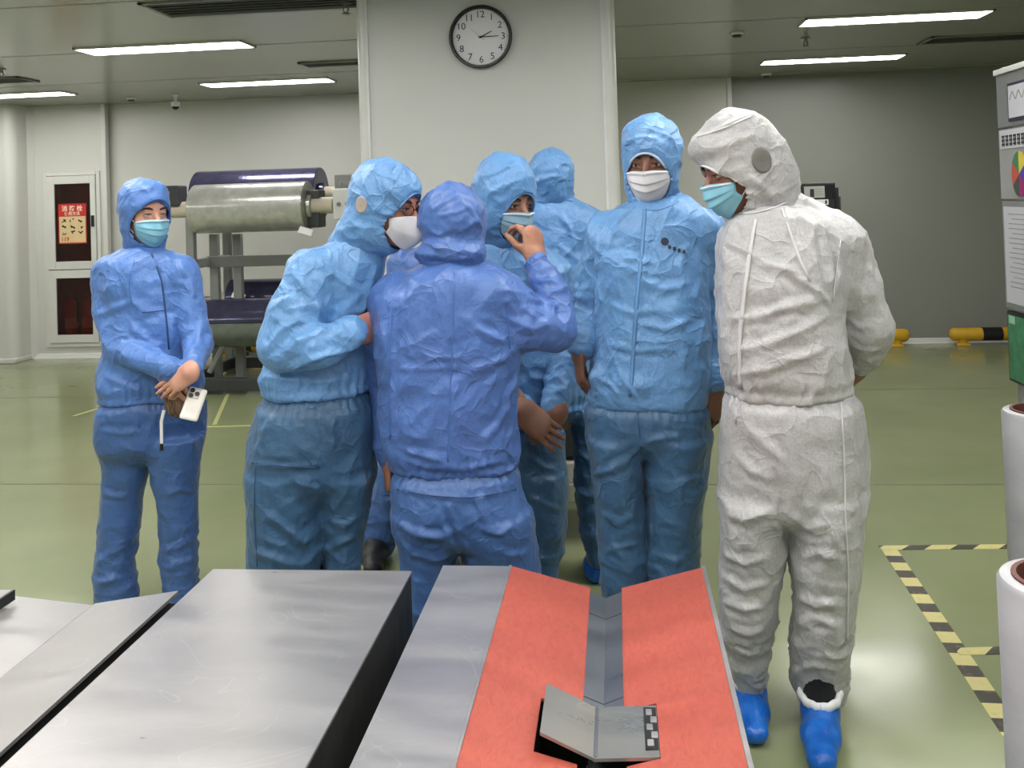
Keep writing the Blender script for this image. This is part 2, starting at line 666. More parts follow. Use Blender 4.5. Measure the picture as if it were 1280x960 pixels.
# ------------------------------------------------------------------ wall clock
cc = at(601.5, 47, PIL_Y)
CR = (at(640.5, 47, PIL_Y) - at(562, 47, PIL_Y)).length / 2
clock = empty('wall_clock', (cc.x, PIL_Y, cc.z), 'round white wall clock with a black rim on the pillar', 'clock')
bm = bmesh.new()
R = CR
lathe_axis(bm, (0, 0, 0), (0, -1, 0), [(0, R * 0.97), (0.02, R), (0.036, R), (0.042, R * 0.97), (0.042, R * 0.93), (0.036, R * 0.895),
                                       (0.016, R * 0.885)], 64)
bm_obj('rim', bm, plain('clock_rim', srgb(20, 18, 22), 0.25), clock, auto=0.8)
bm = bmesh.new()
lathe_axis(bm, (0, -0.008, 0), (0, -1, 0), [(0, 0), (0, R * 0.93), (0.008, R * 0.93), (0.008, 0)], 48)
bm_obj('dial', bm, plain('clock_dial', srgb(232, 230, 234), 0.5, var=0.01), clock, auto=0.8)
M_INK = plain('black_ink', srgb(40, 40, 44), 0.6)
FACE = Matrix.Rotation(math.pi / 2, 4, 'X')
for h in range(1, 13):
    a = math.radians(90 - 30 * h)
    rr = R * 0.71
    text_mesh('numeral', str(h), R * 0.30, M_INK,
              Matrix.Translation((rr * math.cos(a), -0.0165, rr * math.sin(a))) @ FACE, clock)
for k in range(60):
    a = math.radians(6 * k)
    big = k % 5 == 0
    bm = bmesh.new()
    r0 = R * (0.83 if big else 0.845)
    box(bm, (r0, -0.0168, -R * (0.008 if big else 0.004)), (R * 0.865, -0.016, R * (0.008 if big else 0.004)),
        mat=Matrix.Rotation(-a, 4, 'Y'))
    bm_obj('minute_mark', bm, M_INK, clock)


def hand(name, ang, length, tail, w, y, mat):
    a = math.radians(90 - ang)
    bm = bmesh.new()
    prism(bm, [(-tail, y, -w), (-tail, y, w), (length * 0.85, y, w * 0.7), (length, y, 0), (length * 0.85, y, -w * 0.7)], (0, -0.0012, 0))
    bmesh.ops.transform(bm, matrix=Matrix.Rotation(-a, 4, 'Y'), verts=bm.verts)
    bm_obj(name, bm, mat, clock)


hand('hour_hand', 64, R * 0.42, R * 0.05, R * 0.02, -0.019, M_INK)
hand('minute_hand', 89, R * 0.60, R * 0.08, R * 0.016, -0.021, M_INK)
hand('second_hand', 312, R * 0.42, R * 0.15, R * 0.006, -0.023, M_GREYMETAL)
bm = bmesh.new()
lathe_axis(bm, (0, -0.016, 0), (0, -1, 0), [(0, R * 0.035), (0.010, R * 0.035), (0.011, 0)], 16)
bm_obj('hand_hub', bm, M_INK, clock, auto=0.6)

# ================================================================== fire cabinet in the left bay
def tinted_glass(name, col, alpha_mix=0):
    t = NT(name)
    nt = t.t
    tr = t.n('ShaderNodeBsdfTransparent')
    tr.inputs[0].default_value = col
    gl = t.n('ShaderNodeBsdfGlossy')
    gl.inputs['Roughness'].default_value = 0.06
    gl.inputs['Color'].default_value = (0.8, 0.8, 0.8, 1)
    fr = t.n('ShaderNodeFresnel')
    fr.inputs[0].default_value = 1.45
    mx = t.n('ShaderNodeMixShader')
    t.l(fr.outputs[0], mx.inputs[0])
    t.l(tr.outputs[0], mx.inputs[1])
    t.l(gl.outputs[0], mx.inputs[2])
    t.l(mx.outputs[0], nt.nodes['Material Output'].inputs['Surface'])
    return t.m


M_REDBOX = plain('red_enamel', srgb(150, 26, 30), 0.4)
cab = empty('fire_cabinet', ((CX0 + CX1) / 2, BAY_Y, CZ0),
            'white framed fire hose cabinet with two dark red panes in the left wall', 'fire cabinet')
W2, H = (CX1 - CX0) / 2, CZ1 - CZ0
ZM = at(90, 337, BAY_Y).z - CZ0       # middle rail
FW = 0.085
bm = bmesh.new()
T = 0.03
box(bm, (-W2, 0.0, 0), (W2, 0.19, T)); box(bm, (-W2, 0.0, H - T), (W2, 0.19, H))
box(bm, (-W2, 0.0, T), (-W2 + T, 0.19, H - T)); box(bm, (W2 - T, 0.0, T), (W2, 0.19, H - T))
box(bm, (-W2, 0.185, 0), (W2, 0.2, H)); box(bm, (-W2 + T, 0.01, ZM - 0.01), (W2 - T, 0.185, ZM + 0.01))
bm_obj('box_body', bm, M_REDBOX, cab)
bm = bmesh.new()
for lo, hi in (((-W2 - 0.02, -0.02, -0.02), (-W2 + 0.02, 0.005, H + 0.02)), ((W2 - 0.02, -0.02, -0.02), (W2 + 0.02, 0.005, H + 0.02)),
               ((-W2 + 0.02, -0.02, -0.02), (W2 - 0.02, 0.005, 0.02)), ((-W2 + 0.02, -0.02, H - 0.02), (W2 - 0.02, 0.005, H + 0.02))):
    box(bm, lo, hi, 0.004)
bm_obj('frame', bm, M_ALU, cab)


def cab_door(z0, z1, latch):
    bm = bmesh.new()
    w = W2 - 0.024
    for lo, hi in (((-w, -0.032, z0), (-w + FW, -0.008, z1)), ((w - FW * .7, -0.032, z0), (w, -0.008, z1)),
                   ((-w + FW, -0.032, z0), (w - FW * .7, -0.008, z0 + FW)), ((-w + FW, -0.032, z1 - FW), (w - FW * .7, -0.008, z1))):
        box(bm, lo, hi, 0.004)
    d = bm_obj('door', bm, M_ALU, cab)
    box_obj('pane', (-w + FW - 0.005, -0.02, z0 + FW - 0.005), (w - FW * .7 + 0.005, -0.014, z1 - FW + 0.005),
            tinted_glass('dark_red_glass', (0.62, 0.34, 0.34, 1), 0), d)
    if latch:
        box_obj('latch', (w - 0.045, -0.05, (z0 + z1) / 2 - 0.05), (w - 0.015, -0.03, (z0 + z1) / 2 + 0.07), M_BLACK, d, 0.004)
    return d


up = cab_door(ZM + 0.004, H - 0.024, True)
lowd = cab_door(0.024, ZM - 0.004, False)
# notice on the upper pane
n0, n1 = at(74, 255, BAY_Y), at(110, 304, BAY_Y)
nx0, nx1 = n0.x - cab.location.x, n1.x - cab.location.x
nz0, nz1 = n1.z - CZ0, n0.z - CZ0
no = box_obj('notice_sticker', (nx0, -0.0225, nz0), (nx1, -0.0205, nz1), plain('notice_yellow', srgb(222, 196, 150), 0.5), up)
no['label'] = 'red and yellow hydrant instruction notice with pictograms'
M_SIGNRED = plain('sign_red', srgb(196, 44, 36), 0.5)
M_SIGNW = plain('sign_white', srgb(240, 225, 205), 0.5)
nh, nw = nz1 - nz0, nx1 - nx0


def on_pane(name, x0, z0, x1, z1, mat, dy):
    bm = bmesh.new()
    box(bm, (nx0 + x0 * nw, -0.0225 - dy - 0.0006, nz0 + z0 * nh), (nx0 + x1 * nw, -0.0225 - dy, nz0 + z1 * nh))
    return bm_obj(name, bm, mat, no)


def frame4(name, x0, z0, x1, z1, t, mat, dy):
    bm = bmesh.new()
    for a, b, c, d in ((x0, z0, x1, z0 + t), (x0, z1 - t, x1, z1), (x0, z0, x0 + t, z1), (x1 - t, z0, x1, z1)):
        box(bm, (nx0 + a * nw, -0.0225 - dy - 0.0006, nz0 + b * nh), (nx0 + c * nw, -0.0225 - dy, nz0 + d * nh))
    return bm_obj(name, bm, mat, no)


on_pane('red_header', 0.03, 0.68, 0.97, 0.98, M_SIGNRED, 0.0)
frame4('red_border', 0, 0, 1, 1, 0.03, M_SIGNRED, 0.0)
text_mesh('header_text', '消 防 栓', nw * 0.21, M_SIGNW, Matrix.Translation((nx0 + nw * .5, -0.0237, nz0 + nh * .87)) @ FACE, no, bold=0.0012)
text_mesh('header_text', '使用方法', nw * 0.14, M_SIGNW, Matrix.Translation((nx0 + nw * .5, -0.0237, nz0 + nh * .745)) @ FACE, no, bold=0.0006)
text_mesh('number_text', '119', nw * 0.2, M_SIGNRED, Matrix.Translation((nx0 + nw * .23, -0.0237, nz0 + nh * .11)) @ FACE, no, bold=0.0012)
rng = random.Random(3)
for gx in range(3):
    for gz in range(3):
        bm = bmesh.new()
        cx, cz = 0.2 + gx * 0.3, 0.27 + gz * 0.15
        for q in range(3):
            ax, az = cx + rng.uniform(-.08, .08), cz + rng.uniform(-.04, .04)
            bx_, bz_ = cx + rng.uniform(-.1, .1), cz + rng.uniform(-.05, .05)
            tube(bm, [(nx0 + ax * nw, -0.0232, nz0 + az * nh), (nx0 + bx_ * nw, -0.0232, nz0 + bz_ * nh)], 0.005 + 0.004 * rng.random(), 6,
                 flat=(Vector((0, 1, 0)), 0.1))
        bm_obj('pictogram', bm, M_INK, no)
# hose reel behind the upper pane
hr = empty('hose_reel', (cab.location.x - 0.06, BAY_Y + 0.1, CZ0 + ZM + (H - ZM) * .45), 'coiled fire hose behind the upper cabinet pane', 'hose')
bm = bmesh.new()
for rad in (0.08, 0.115, 0.15, 0.185):
    tube(bm, [(rad * math.cos(a * math.pi / 12), 0, rad * math.sin(a * math.pi / 12)) for a in range(25)], 0.017, 8)
bm_obj('hose', bm, plain('hose_canvas', srgb(150, 120, 110), 0.8), hr, auto=1)
bm = bmesh.new()
lathe_axis(bm, (0, 0.03, 0), (0, -1, 0), [(0, 0), (0, 0.05), (0.05, 0.05), (0.055, 0.02), (0.055, 0)], 20)
bm_obj('hub', bm, M_STEEL, hr, auto=.6)
# two extinguishers behind the lower pane
pe = at(87, 420, BAY_Y)
for i, dx in enumerate((0.0, 0.19)):
    ex = empty('fire_extinguisher', (pe.x - 0.03 + dx, BAY_Y + 0.1, CZ0 + T),
               ['red fire extinguisher standing behind the lower cabinet pane', 'second red fire extinguisher at the right of the lower pane'][i],
               'fire extinguisher', 'extinguishers in the cabinet')
    bm = bmesh.new()
    lathe_axis(bm, (0, 0, 0), (0, 0, 1), [(0, 0), (0, .062), (.01, .066), (.37, .066), (.42, .05), (.44, .022), (.46, .022), (.46, 0)], 24)
    bm_obj('cylinder', bm, plain('extinguisher_red', srgb(205, 30, 30), 0.3), ex, auto=.7)
    bm = bmesh.new()
    lathe_axis(bm, (0, 0, .14), (0, 0, 1), [(0, .0665), (.11, .0665)], 24)
    bm_obj('label_band', bm, M_SIGNW, ex)
    bm = bmesh.new()
    box(bm, (-.02, -.015, .46), (.02, .015, .5), .004)
    tube(bm, [(0, 0, .5), (-.04, 0, .53), (-.1, 0, .54)], .007, 6)
    tube(bm, [(0, 0, .485), (-.05, 0, .49), (-.1, 0, .50)], .006, 6)
    bm_obj('valve_handle', bm, M_STEEL, ex)
    tube_obj('hose', [(.02, 0, .48), (.07, -.01, .46), (.085, -.02, .36), (.08, -.02, .2)], .01, M_BLACK, ex, 8)

# ================================================================== rack with film rolls
def film_mat(name, col, metal, rough):
    t = NT(name)
    t.set(Roughness=rough, Metallic=metal)
    v = t.coords((14, 2, 14))
    n = t.noise(v, 1.0, 4)
    t.l(t.ramp(n, [(0.3, tuple(c * 0.75 for c in col[:3]) + (1,)), (0.7, col)]), t.b.inputs['Base Color'])
    t.bump(t.noise(t.coords((18, 3, 3)), 1.0, 4), 0.25, 0.01)
    return t.m


M_FILM = film_mat('silver_film', srgb(205, 205, 200), 0.35, 0.22)
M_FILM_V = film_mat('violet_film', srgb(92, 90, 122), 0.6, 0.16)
M_FILM_G = film_mat('grey_green_film', srgb(134, 142, 136), 0.3, 0.25)
M_CORE = plain('paper_core', srgb(205, 196, 178), 0.7)


def film_roll(uL, uR, v0, v1, Y, mats, label, corelen=0.2, corer=0.07, flip=1):
    """roll lying across the view: pixel extents of the body at depth Y"""
    a, b = at(uL, (v0 + v1) / 2, Y), at(uR, (v0 + v1) / 2, Y)
    rad = (at(uL, v0, Y) - at(uL, v1, Y)).length / 2
    z = (a.z + b.z) / 2
    c = Vector(((a.x + b.x) / 2, Y, z))
    half = (b.x - a.x) / 2
    r = empty('film_roll', (c.x, Y, z - rad), label, 'film roll', 'film rolls on the rack')
    bm = bmesh.new()
    lathe_axis(bm, (-half, 0, rad), (1, 0, rad),
               [(0, corer), (0, rad - .006), (.006, rad), (half * 2 - .006, rad), (half * 2, rad - .006), (half * 2, corer)], 48)
    bm_obj('wound_film', bm, mats[0], r, auto=.6)
    bm = bmesh.new()
    L = half + corelen
    lathe_axis(bm, (-L, 0, rad), (1, 0, rad), [(0, 0), (0, corer), (2 * L, corer), (2 * L, 0)], 28)
    bm_obj('core', bm, mats[1], r, auto=.6)
    bm = bmesh.new()
    lathe_axis(bm, (-L - .14, 0, rad), (1, 0, rad), [(0, 0), (0, corer * .5), (2 * L + .28, corer * .5), (2 * L + .28, 0)], 20)
    bm_obj('shaft', bm, M_STEEL, r, auto=.6)
    for s in (-1, 1):
        bm = bmesh.new()
        lathe_axis(bm, (s * (half + .004), 0, rad), (s * 5, 0, rad), [(0, corer), (0, corer + .035), (.03, corer + .03), (.035, corer)], 28)
        bm_obj('end_wrap', bm, mats[0], r, auto=.8)
    return r, c, rad, half


film_roll(245, 386, 229, 290, 7.95, (M_FILM, M_CORE), 'silver film roll in front on top of the rack', 0.22)
film_roll(249, 402, 212, 278, 8.72, (M_FILM_V, M_CORE), 'violet film roll lying behind the silver one on top of the rack', 0.16)
lower_roll = film_roll(226, 392, 374, 433, 7.95, (M_FILM_G, M_CORE), 'grey film roll in front on the low rack tier', 0.12)
film_roll(290, 420, 348, 398, 8.72, (M_FILM_V, M_CORE), 'violet film roll behind on the low rack tier', 0.12)
# added shell: violet reflection as colour on the upper half of the low front roll
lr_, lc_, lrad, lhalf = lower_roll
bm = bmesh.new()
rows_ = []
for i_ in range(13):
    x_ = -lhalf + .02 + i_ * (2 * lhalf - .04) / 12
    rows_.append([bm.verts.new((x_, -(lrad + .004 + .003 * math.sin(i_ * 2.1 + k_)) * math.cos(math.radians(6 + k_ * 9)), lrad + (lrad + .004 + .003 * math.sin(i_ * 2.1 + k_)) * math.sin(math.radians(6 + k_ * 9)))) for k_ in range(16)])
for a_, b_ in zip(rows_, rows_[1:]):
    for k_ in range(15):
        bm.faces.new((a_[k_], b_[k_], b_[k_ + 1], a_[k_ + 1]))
o = bm_obj('violet_reflection', bm, M_FILM_V, lr_, smooth=True)
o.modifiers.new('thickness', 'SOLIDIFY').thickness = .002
# white paper slips on the rolls
for (u, v, Y, lab) in ((382, 289, 7.76, 'small white paper tag under the upper silver roll'), (298, 370, 8.4, 'small white paper tag on the lower violet roll')):
    q = at(u, v, Y)
    bm = bmesh.new()
    box(bm, (-.06, -.004, -.03), (.06, .004, .03), mat=Matrix.Rotation(.3, 4, 'Y') @ Matrix.Rotation(-.5, 4, 'X'))
    o = bm_obj('paper_tag', bm, M_WHITE)
    o.location = q
    tag(o, lab, 'paper tag')

rk0 = on_z(226, 484)
rack = empty('roll_rack', (at(330, 480, 8.3).x, 8.3, 0), 'grey steel rack frame carrying the film rolls behind the group', 'rack')
RX = rack.location.x


def rbar(name, lo, hi, mat=M_GREYMETAL, bev=.006):
    return box_obj(name, (lo[0] - RX, lo[1] - 8.3, lo[2]), (hi[0] - RX, hi[1] - 8.3, hi[2]), mat, rack, bev)


xa, xb = at(239, 300, 7.95).x, at(436, 300, 7.95).x
zt = at(300, 262, 7.95).z
for x in (xa, xb):
    for y in (7.95, 8.72):
        rbar('post', (x - .035, y - .035, 0), (x + .035, y + .035, zt - .06 + (.05 if y > 8 else 0)))
for u in (268, 297):
    x = at(u, 300, 8.3).x
    rbar('post', (x - .04, 8.27, 0), (x + .04, 8.33, at(u, 292, 8.3).z))
zm_ = at(300, 326, 8.3).z
rbar('rail', (xa, 8.25, zm_ - .05), (xb, 8.31, zm_ + .05))
rbar('rail', (xa, 8.25, .36), (xb, 8.31, .44), M_DARKMETAL)
for x in (xa, xb):
    rbar('side_rail', (x - .03, 7.95, zm_ - .04), (x + .03, 8.72, zm_ + .04))
    rbar('side_rail', (x - .035, 7.6, .03), (x + .035, 9.1, .13), M_DARKMETAL)
    rbar('side_rail', (x - .035, 7.7, .40), (x + .035, 8.9, .50), M_DARKMETAL)
rbar('base_beam', (xa, 7.62, .03), (xb, 7.72, .13), M_DARKMETAL)
rbar('base_beam', (xa, 8.7, .03), (xb, 8.8, .13), M_DARKMETAL)
bm = bmesh.new()
tube(bm, [(at(284, 445, 7.9).x - RX, -.4, .42), (at(262, 460, 7.9).x - RX, -.4, .14)], .025, 8)
bm_obj('brace', bm, M_GREYMETAL, rack, auto=.7)
# bearing blocks at the upper right end
for (u0, v0, u1, v1, Y, m) in ((419, 236, 446, 274, 7.95, M_WHITE), (421, 218, 446, 240, 8.72, M_GREYMETAL), (384, 238, 404, 284, 8.0, M_DARKMETAL)):
    p0, p1 = at(u0, v0, Y), at(u1, v1, Y)
    b = rbar('bearing_block', (p0.x, Y - .09, p1.z), (p1.x, Y + .09, p0.z), m, .012)
    for dx in (.3, .7):
        bm = bmesh.new()
        lathe_axis(bm, (p0.x + (p1.x - p0.x) * dx - RX, Y - .09 - 8.3, (p0.z + p1.z) / 2), (p0.x + (p1.x - p0.x) * dx - RX, -9, (p0.z + p1.z) / 2),
                   [(0, 0), (0, .02), (.012, .018), (.012, 0)], 8)
        bm_obj('bolt', bm, M_STEEL, b)
pL = at(226, 245, 7.95)
rbar('bearing_block', (pL.x - .12, 7.86, pL.z - .09), (pL.x + .02, 8.04, pL.z + .09), M_DARKMETAL, .012)

# ================================================================== yellow bump guards along the wall
M_YEL = plain('safety_yellow', srgb(214, 168, 40), 0.45)


def bump_guard(xa, xb, y, label, bands):
    r = empty('bump_guard', ((xa + xb) / 2, y, 0), label, 'bump guard', 'yellow bump guards')
    h = (xb - xa) / 2
    bm = bmesh.new()
    rad = .062
    lathe_axis(bm, (-h, 0, .105), (1, 0, .105), [(0, 0), (.004, .03), (.02, .052), (.045, rad), (2 * h - .045, rad), (2 * h - .02, .052), (2 * h - .004, .03), (2 * h, 0)], 20)
    bm_obj('rail', bm, M_YEL, r, auto=.8)
    for s in (-1, 1):
        bm = bmesh.new()
        box(bm, (s * (h - .12) - .06, -.05, 0), (s * (h - .12) + .06, .05, .02), .003)
        lathe_axis(bm, (s * (h - .12), 0, .01), (s * (h - .12), 0, 1), [(0, .045), (.06, .045)], 14)
        bm_obj('foot', bm, M_YEL, r, auto=.6)
    for (a, b) in bands:
        bm = bmesh.new()
        lathe_axis(bm, (a, 0, .105), (9, 0, .105), [(0, rad - .001), (0, rad + .0015), (b - a, rad + .0015), (b - a, rad - .001)], 20)
        bm_obj('black_band', bm, M_BLACK, r, auto=.6)


gy = WALL_Y - 0.12
x0, x1 = at(1187, 425, gy).x, at(1300, 425, gy).x
bump_guard(x0, x1 + .3, gy, 'yellow bump guard with a black band by the right wall', [(at(1227, 425, gy).x - (x0 + x1 + .3) / 2, at(1252, 425, gy).x - (x0 + x1 + .3) / 2)])
x0, x1 = at(1040, 425, gy).x, at(1137, 425, gy).x
bump_guard(x0, x1, gy, 'yellow bump guard whose end shows beside the elbow of the white suit', [(-.1, .1)])
x0, x1 = at(262, 445, gy).x, at(360, 445, gy).x
bump_guard(x0, x1, gy, 'yellow bump guard on the floor behind the roll rack', [(-.12, .05)])

# ================================================================== black terminal behind the white suit
p0, p1 = at(978, 228, 5.6), at(1048, 262, 5.6)
kt = at(1000, 229, 5.6).z
kio = empty('machine_terminal', ((p0.x + p1.x) / 2, 5.6, 0), 'black machine terminal with labels behind the white suited person', 'terminal')
kw = (p1.x - p0.x) / 2
bm = bmesh.new()
box(bm, (-kw, -.1, kt - .34), (kw * .78, .1, kt), .008)
bm_obj('housing', bm, M_BLACK, kio)
box_obj('side_module', (kw * .78, -.08, kt - .3), (kw * .92, .08, kt - .03), M_BLACK, kio, .004)
box_obj('side_module', (kw * .92, -.07, kt - .28), (kw, .07, kt - .08), M_DARKMETAL, kio, .004)
for k in range(6):
    box_obj('cooling_fin', (kw * (.42 + k * .06), -.112, kt - .09), (kw * (.445 + k * .06), -.098, kt - .015), M_BLACK, kio)
lb = box_obj('info_plate', (-kw * .35, -.106, kt - .085), (kw * .38, -.099, kt - .02), plain('label_grey', srgb(170, 170, 165), .5), kio)
box_obj('portrait_mark', (-kw * .14, -.108, kt - .08), (kw * .0, -.1055, kt - .035), M_INK, lb, .003)
for q in range(3):
    box_obj('text_line', (kw * .06, -.1075, kt - .04 - q * .014), (kw * .34, -.1055, kt - .036 - q * .014), M_GREYMETAL, lb)
lb2 = box_obj('info_plate', (kw * -.02, -.106, kt - .125), (kw * .5, -.099, kt - .095), M_WHITE, kio)
box_obj('portrait_mark', (kw * .38, -.108, kt - .12), (kw * .45, -.1055, kt - .1), M_INK, lb2, .002)
bm = bmesh.new()
tube(bm, [(0, 0, .03), (0, 0, kt - .33)], .035, 14)
bm_obj('post', bm, M_DARKMETAL, kio, auto=.7)
box_obj('base_plate', (-.18, -.2, 0), (.18, .2, .03), M_DARKMETAL, kio, .005)

# ================================================================== low black trolley in front of the pillar
tx = at(706, 600, 4.45).x
tr = empty('equipment_trolley', (tx, 4.5, 0), 'black cabinet on a low beige trolley behind the standing group', 'trolley')
M_BEIGE = plain('beige_metal', srgb(168, 164, 140), .5)
box_obj('deck', (-.26, -.22, .19), (.26, .22, .27), M_BEIGE, tr, .006)
box_obj('cabinet', (-.22, -.16, .36), (.22, .2, 1.0), M_BLACK, tr, .01)
box_obj('plinth', (-.24, -.2, .27), (.24, .2, .36), plain('pale_plinth', srgb(186, 186, 172), .5), tr, .005)
for sx in (-1, 1):
    for sy in (-1, 1):
        bm = bmesh.new()
        lathe_axis(bm, (sx * .2 - .018, sy * .16, .06), (9, sy * .16, .06), [(0, 0), (0, .06), (.036, .06), (.036, 0)], 20)
        box(bm, (sx * .2 - .025, sy * .16 - .03, .1), (sx * .2 + .025, sy * .16 + .03, .19))
        bm_obj('caster', bm, M_BLACK, tr, auto=.6)
box_obj('cabinet_door', (-.2, -.17, .38), (.2, -.16, .97), M_DARKMETAL, tr, .004)

# ================================================================== notice board seen edge-on at the right
BX = 1.52
far_t, far_b = on_x(1251, 92, BX), on_x(1270, 482, BX)
BY1 = far_t.y
BY0 = BY1 - 0.62
BZ1, BZ0 = far_t.z, 0.78
nb = empty('notice_board', (BX + .02, (BY0 + BY1) / 2, 0), 'grey notice board with papers at the right edge', 'notice board')
nby = (BY0 + BY1) / 2
hw = (BY1 - BY0) / 2
M_BOARD = plain('board_grey', srgb(122, 123, 124), .45)
M_BOARD2 = plain('board_light', srgb(150, 150, 150), .45)
M_PAPER = plain('paper', srgb(190, 190, 196), .6, var=.02)


def zpix(v, u=1258):
    return on_x(u, v, BX).z


def bpanel(name, z0, z1, mat, parent=nb, y0=-1.0, y1=1.0, d0=0.0, d1=0.02, bev=.003):
    """y0..y1 along the board from near (-1) to far (+1)"""
    return box_obj(name, (-d1 - .02, y0 * hw, z0), (-d0 - .02, y1 * hw, z1), mat, parent, bev)


za, zb, zc, zd, ze = BZ1, zpix(161), zpix(250), zpix(384), BZ0
bpanel('board_panel', zb + .004, za - .01, M_BOARD, y1=1.0)
bpanel('board_panel', zc + .004, zb - .004, M_BOARD2, y1=.985)
bpanel('board_panel', zd + .004, zc - .004, M_BOARD, y1=.97)
bpanel('board_panel', ze, zd - .004, M_BLACK, y1=.95)
bpanel('top_cap', za - .01, za + .012, M_ALU, d0=-.03, d1=.03)
for y in (-.97, .97):
    box_obj('post', (0.0, y * hw - .02, 0.02), (.04, y * hw + .02, za), M_GREYMETAL, nb, .004)
    box_obj('foot', (-.02, y * hw - .03, 0), (.4, y * hw + .03, .03), M_GREYMETAL, nb, .004)
# framed picture on the top panel
pf = bpanel('picture_frame', zpix(152, 1268), zpix(104, 1268), plain('frame_navy', srgb(50, 48, 70), .4), y0=.0, y1=.62, d0=.02, d1=.026, bev=.002)
bpanel('picture_sheet', zpix(152, 1268) + .012, zpix(104, 1268) - .012, M_PAPER, pf, .04, .58, .026, .0275, 0)
for q in range(5):
    yy = .1 + q * .09
    bm = bmesh.new()
    zz = zpix(115, 1270) - q % 2 * .03
    tube(bm, [(-.0478, yy * hw, zz), (-.0478, (yy + .08) * hw, zz - .03 + (q % 2) * .06)], .004, 6, flat=(Vector((1, 0, 0)), .1))
    bm_obj('chart_line', bm, M_GREYMETAL, pf)
# header with seven printed characters
hd = bpanel('header_strip', zpix(186, 1262), zpix(163, 1262), M_PAPER, y0=-.9, y1=.93, d0=.02, d1=.023, bev=0)
rng = random.Random(8)
for q in range(9):
    y = .86 - q * .115
    zz0, zz1 = zpix(183, 1264), zpix(169, 1264)
    bm = bmesh.new()
    for k in range(3):
        z = zz0 + (zz1 - zz0) * (.12 + k * .36)
        box(bm, (-.0442, (y - .085) * hw, z), (-.043, y * hw, z + (zz1 - zz0) * .13))
    for k in range(2):
        yy = y - .02 - k * .045
        box(bm, (-.0442, (yy - .018) * hw, zz0), (-.043, yy * hw, zz1))
    bm_obj('printed_character', bm, M_INK, hd)
# colour wheel
wc_z = (zpix(190, 1268) + zpix(246, 1268)) / 2
wr_ = (zpix(190, 1268) - zpix(246, 1268)) / 2
ya, yb = on_x(1259, 217, BX - .04).y - nby, on_x(1278, 217, BX - .04).y - nby
wcy, wry = (ya + yb) / 2, abs(ya - yb) / 2
cols = [srgb(206, 190, 70), srgb(70, 60, 150), srgb(150, 40, 110), srgb(70, 80, 66), srgb(190, 80, 70), srgb(70, 120, 80)]
for k in range(6):
    bm = bmesh.new()
    poly = [(-.0425, wcy, wc_z)]
    for j in range(6):
        a = math.radians(90 - k * 60 - j * 12)
        poly.append((-.0425, wcy - wry * math.cos(a), wc_z + wr_ * math.sin(a)))
    prism(bm, poly, (-.002, 0, 0))
    bm_obj('colour_wheel_sector', bm, plain('wheel_%d' % k, cols[k], .5), nb)
for q in range(4):
    bpanel('text_block', zpix(196 + q * 13, 1276) - .02, zpix(196 + q * 13, 1276), M_INK, nb, .0, .22, .02, .0225, 0)
# document sheet
ds = bpanel('document_sheet', zpix(377, 1266), zpix(258, 1262), M_PAPER, y0=-.2, y1=.9, d0=.02, d1=.0225, bev=0)
for q in range(16):
    z = zpix(268 + q * 6, 1270)
    bpanel('text_line', z, z + .004, M_GREYMETAL, ds, .0, .76 - .1 * (q % 3 == 1), .0225, .0232, 0)
# green picture with dark frame
gp = bpanel('green_poster', ze + .012, zd - .018, plain('green_print', srgb(52, 120, 84), .35, var=.35, vscale=25), y0=-.9, y1=.9, d0=.02, d1=.023, bev=0)
bpanel('poster_corner', zd - .05, zd - .02, plain('pale_green', srgb(150, 190, 170), .4), gp, .68, .86, .023, .0238, 0)

# ================================================================== upright film rolls at the right
M_CORE_BR = plain('brown_core', srgb(92, 52, 44), .6)
M_FILMW = film_mat('white_film', srgb(172, 172, 177), 0.0, 0.3)


def standing_roll(u, v, Y, h, label, rad=.108):
    pl = at(u, v, Y)
    x = pl.x + rad
    r = empty('upright_film_roll', (x, Y, 0), label, 'film roll', 'white film rolls standing on the floor')
    bm = bmesh.new()
    lathe_axis(bm, (0, 0, 0), (0, 0, 1), [(0, .05), (0, rad - .004), (.006, rad), (h * .3, rad), (h * .6, rad - .003), (h - .01, rad), (h - .002, rad - .005), (h, rad - .012), (h, .084)], 48)
    bm_obj('wound_film', bm, M_FILMW, r, auto=.6)
    bm = bmesh.new()
    lathe_axis(bm, (0, 0, 0), (0, 0, 1), [(0, .078), (h + .004, .078)], 32)
    lathe_axis(bm, (0, 0, 0), (0, 0, 1), [(0.2, 0), (.2, .078)], 32)
    lathe_axis(bm, (0, 0, 0), (0, 0, 1), [(0, .086), (h + .004, .086), (h + .004, .078)], 32)
    bm_obj('core_tube', bm, M_CORE_BR, r, auto=.6)


standing_roll(1254, 505, 2.92, .89, 'white upright film roll, farther of the two at the right edge')
standing_roll(1251, 735, 1.66, .90, 'white upright film roll, nearer of the two at the right edge')

# ================================================================== floor tapes
def tape_mat(name, axis_rot, scale):
    t = NT(name)
    t.set(Roughness=.45)
    v = t.coords((1, 1, 1), (0, 0, axis_rot))
    w = t.n('ShaderNodeTexWave')
    w.bands_direction = 'X'
    w.wave_profile = 'SAW'
    w.inputs['Scale'].default_value = scale
    t.l(v, w.inputs['Vector'])
    r = t.ramp(w.outputs['Fac'], [(0.0, srgb(206, 196, 130)), (0.53, srgb(52, 46, 34))])
    r.node.color_ramp.interpolation = 'CONSTANT'
    nz = t.noise(t.coords(), 40.0, 4)
    mx = t.n('ShaderNodeMix', data_type='RGBA', blend_type='MIX')
    mk = t.ramp(nz, [(0.55, (0, 0, 0, 1)), (0.8, (.5, .5, .5, 1))])
    t.l(mk, mx.inputs[0])
    t.l(r, mx.inputs[6])
    mx.inputs[7].default_value = srgb(150, 150, 105)
    t.l(mx.outputs[2], t.b.inputs['Base Color'])
    return t.m


